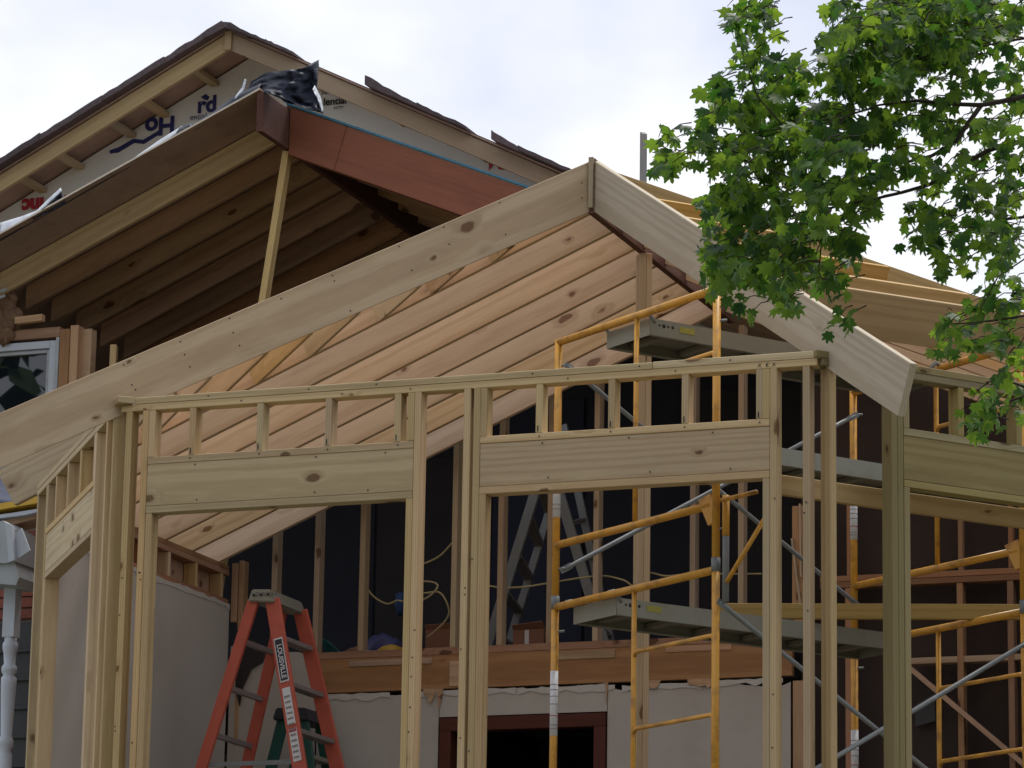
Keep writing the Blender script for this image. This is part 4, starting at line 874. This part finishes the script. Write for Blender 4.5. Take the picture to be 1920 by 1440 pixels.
BL = [(1395, 30, 45, 42, 1), (1440, 40, 30, 40, .7), (1425, 105, 48, 45, 1), (1390, 80, 30, 30, .8), (1365, 160, 40, 26, .9), (1345, 205, 32, 36, 1), (1400, 180, 60, 40, 1.1), (1262, 272, 34, 34, 1.2), (1255, 315, 26, 26, .9),
      (1330, 260, 36, 44, 1.1), (1400, 240, 70, 60, 1.2), (1480, 130, 50, 45, .7), (1500, 190, 70, 55, 1.1), (1570, 100, 45, 55, .9), (1640, 60, 70, 60, 1.3), (1590, 160, 60, 55, 1.1),
      (1690, 30, 80, 60, 2.6), (1780, 30, 80, 60, 3.0), (1850, 40, 60, 55, 2.2), (1760, 95, 70, 40, 2.0), (1590, 40, 50, 50, 1.2), (1720, 105, 70, 40, 1.6), (1660, 125, 50, 45, 1.4), (1800, 95, 40, 30, 1.3), (1900, 20, 30, 40, .8), (1900, 100, 30, 34, .7),
      (1560, 240, 75, 60, 1.2), (1640, 220, 40, 40, .9), (1480, 280, 80, 60, 1.3), (1570, 310, 60, 50, 1.1), (1390, 320, 66, 56, 1.2), (1640, 330, 36, 36, .7),
      (1360, 390, 55, 46, 1.1), (1450, 380, 80, 56, 1.3), (1550, 375, 55, 46, 1.0), (1620, 385, 40, 40, .8), (1345, 460, 40, 46, 1.0), (1420, 460, 70, 46, 1.2), (1500, 450, 50, 46, 1.0), (1380, 530, 40, 46, 1.1), (1355, 505, 40, 36, 1.1), (1425, 515, 40, 30, .8),
      (1490, 510, 50, 40, 1.0), (1540, 500, 42, 36, .8), (1565, 545, 22, 40, .9), (1480, 558, 36, 26, .9), (1568, 590, 22, 26, .8), (1590, 440, 50, 40, .8), (1615, 490, 30, 24, .5), (1410, 570, 20, 14, .6),
      (1790, 150, 30, 24, .5), (1750, 220, 45, 40, 1.0), (1820, 160, 50, 36, .7), (1880, 150, 44, 44, .8), (1720, 245, 26, 26, .8), (1770, 290, 50, 36, 1.0), (1870, 230, 50, 34, .7), (1740, 350, 44, 34, 1.0), (1820, 350, 50, 40, 1.1),
      (1900, 320, 28, 44, 1.0), (1745, 410, 42, 36, 1.1), (1800, 420, 54, 40, 1.1), (1870, 400, 40, 36, .9), (1740, 470, 38, 36, 1.0), (1790, 480, 34, 34, .8), (1725, 440, 24, 30, .8), (1850, 470, 30, 30, .5), (1905, 440, 22, 40, .9), (1755, 500, 26, 18, .6),
      (1880, 520, 36, 34, .9), (1860, 555, 44, 30, 1.0), (1900, 580, 26, 40, 1.0), (1800, 600, 50, 30, 1.0), (1765, 630, 26, 26, .7), (1830, 630, 54, 30, 1.0), (1800, 655, 40, 18, .4), (1890, 640, 34, 30, .9), (1905, 680, 24, 24, .7),
      (1860, 720, 36, 26, .9), (1830, 765, 34, 30, 1.1), (1840, 800, 34, 22, 1.1), (1890, 760, 30, 34, .8), (1905, 700, 22, 34, .8), (1812, 740, 14, 20, .4),
      (1660, 265, 40, 30, .8), (1695, 300, 34, 30, .8), (1700, 175, 40, 30, 1.0), (1690, 400, 30, 26, .6), (1850, 290, 40, 30, .9), (1830, 230, 40, 30, .8), (1900, 180, 26, 40, .9), (1900, 260, 26, 40, .9), (1870, 350, 50, 30, .9), (1850, 435, 40, 24, .8), (1890, 480, 34, 34, .9), (1680, 210, 30, 30, .8), (1780, 240, 40, 30, .8)]
leaves = []; twigs = []
for cx_, cy_, rx, ry, den in BL:
    n_ = int(rx*ry*den*(.0225 if cx_ < 1690 or cy_ < 130 else .019))
    twd = random.uniform(-.55, .55)
    for k in range(n_):
        # clumps of leaves round short twigs
        if k % 5 == 0:
            a = random.uniform(0, 2*math.pi); rr = math.sqrt(random.random())*.92; bx_, by_ = cx_+rx*rr*math.cos(a), cy_+ry*rr*math.sin(a); bd = twd+random.uniform(-.35, .35); twigs.append((on(bx_, by_, TD+bd), on(bx_+random.uniform(10, 50), by_-random.uniform(0, 34), TD+bd+random.uniform(-.1, .1))))
        q = on(bx_+random.gauss(0, 11), by_+random.gauss(3, 10), TD+bd+random.gauss(0, .05))
        leaves.append((q, random.uniform(.056, .102)*(1 if cx_ < 1700 else .92), random.random()))
for k in range(520):
    v = V((random.gauss(0, 1), random.gauss(0, 1), random.gauss(0, 1))).normalized()*random.random()**.35
    c = V((tx+.2+v.x*2.3, ty+.1+v.y*2.2, 8.0+v.z*3.0)); dd_ = c-EYE; zz_ = dd_.dot(FW); ix, iy = 960+FPX*dd_.dot(RT)/zz_, 720-FPX*dd_.dot(UP)/zz_
    if (-80 < ix < 2010 and -90 < iy < 1500): continue
    for q in range(6): leaves.append((c+V((random.gauss(0, .07), random.gauss(0, .07), random.gauss(0, .06))), random.uniform(.075, .12), random.random()))
def leaf_rot():
    yaw = random.uniform(0, 2*math.pi); tip = math.radians(random.gauss(-48, 26)); roll = math.radians(random.gauss(0, 32))
    return Matrix.Rotation(yaw, 3, 'Z') @ Matrix.Rotation(tip, 3, 'X') @ Matrix.Rotation(roll, 3, 'Y')
def img(P):
    d = P-EYE; z = d.dot(FW); return 960+FPX*d.dot(RT)/z, 720-FPX*d.dot(UP)/z
random.shuffle(leaves)
# the leaves that stand nearest become parts of their own
order = sorted(range(len(leaves)), key=lambda i: (leaves[i][0]-EYE).dot(FW)-leaves[i][1]*6)
inview = [i for i in order if 0 < img(leaves[i][0])[0] < 1920 and 0 < img(leaves[i][0])[1] < 1440]
single = set(inview[:300]); vs_, fs_, tone = [], [], []
tinv = WM[tree].inverted()
for i, (q, s, tn) in enumerate(leaves):
    R3 = leaf_rot(); k = i % len(LV)
    if i in single:
        o = put('leaf', LM[k], Matrix.Translation(q) @ R3.to_4x4() @ Matrix.Diagonal((s, s, s, 1)), tree)
    else:
        b0 = len(vs_); vv, ff = LV[k]
        vs_ += [R3 @ (v*s)+q for v in vv]; fs_ += [tuple(b0+x for x in f) for f in ff]; tone += [tn]*len(ff)
o0 = on(1640, 300, TD); me = bpy.data.meshes.new('crown'); me.from_pydata([v-o0 for v in vs_], [], fs_); me.materials.append(M['leaf'])
at_ = me.attributes.new('tone', 'FLOAT', 'FACE'); at_.data.foreach_set('value', tone)
cr = put('crown', me, Matrix.Translation(o0), tree); cr['kind'] = 'stuff'
vs_, fs_ = [], []
for a, b2 in twigs:
    d = (b2-a).normalized(); x_ = d.cross(V((0, 0, 1))).normalized(); y_ = d.cross(x_); b0 = len(vs_)
    for p, r_ in ((a, .0016), (a.lerp(b2, .5)+V((0, 0, .012)), .0024), (b2, .0034)):
        vs_ += [p+(x_*math.cos(k*2.094)+y_*math.sin(k*2.094))*r_ for k in range(3)]
    for j in (0, 3):
        for k in range(3): fs_.append((b0+j+k, b0+j+(k+1) % 3, b0+j+3+(k+1) % 3, b0+j+3+k))
me = bpy.data.meshes.new('twigs'); me.from_pydata([v-o0 for v in vs_], [], fs_); me.materials.append(M['bark'])
tw_ = put('twigs', me, Matrix.Translation(o0), tree); tw_['kind'] = 'stuff'
print('leaves', len(leaves), 'objects', len(bpy.data.objects))
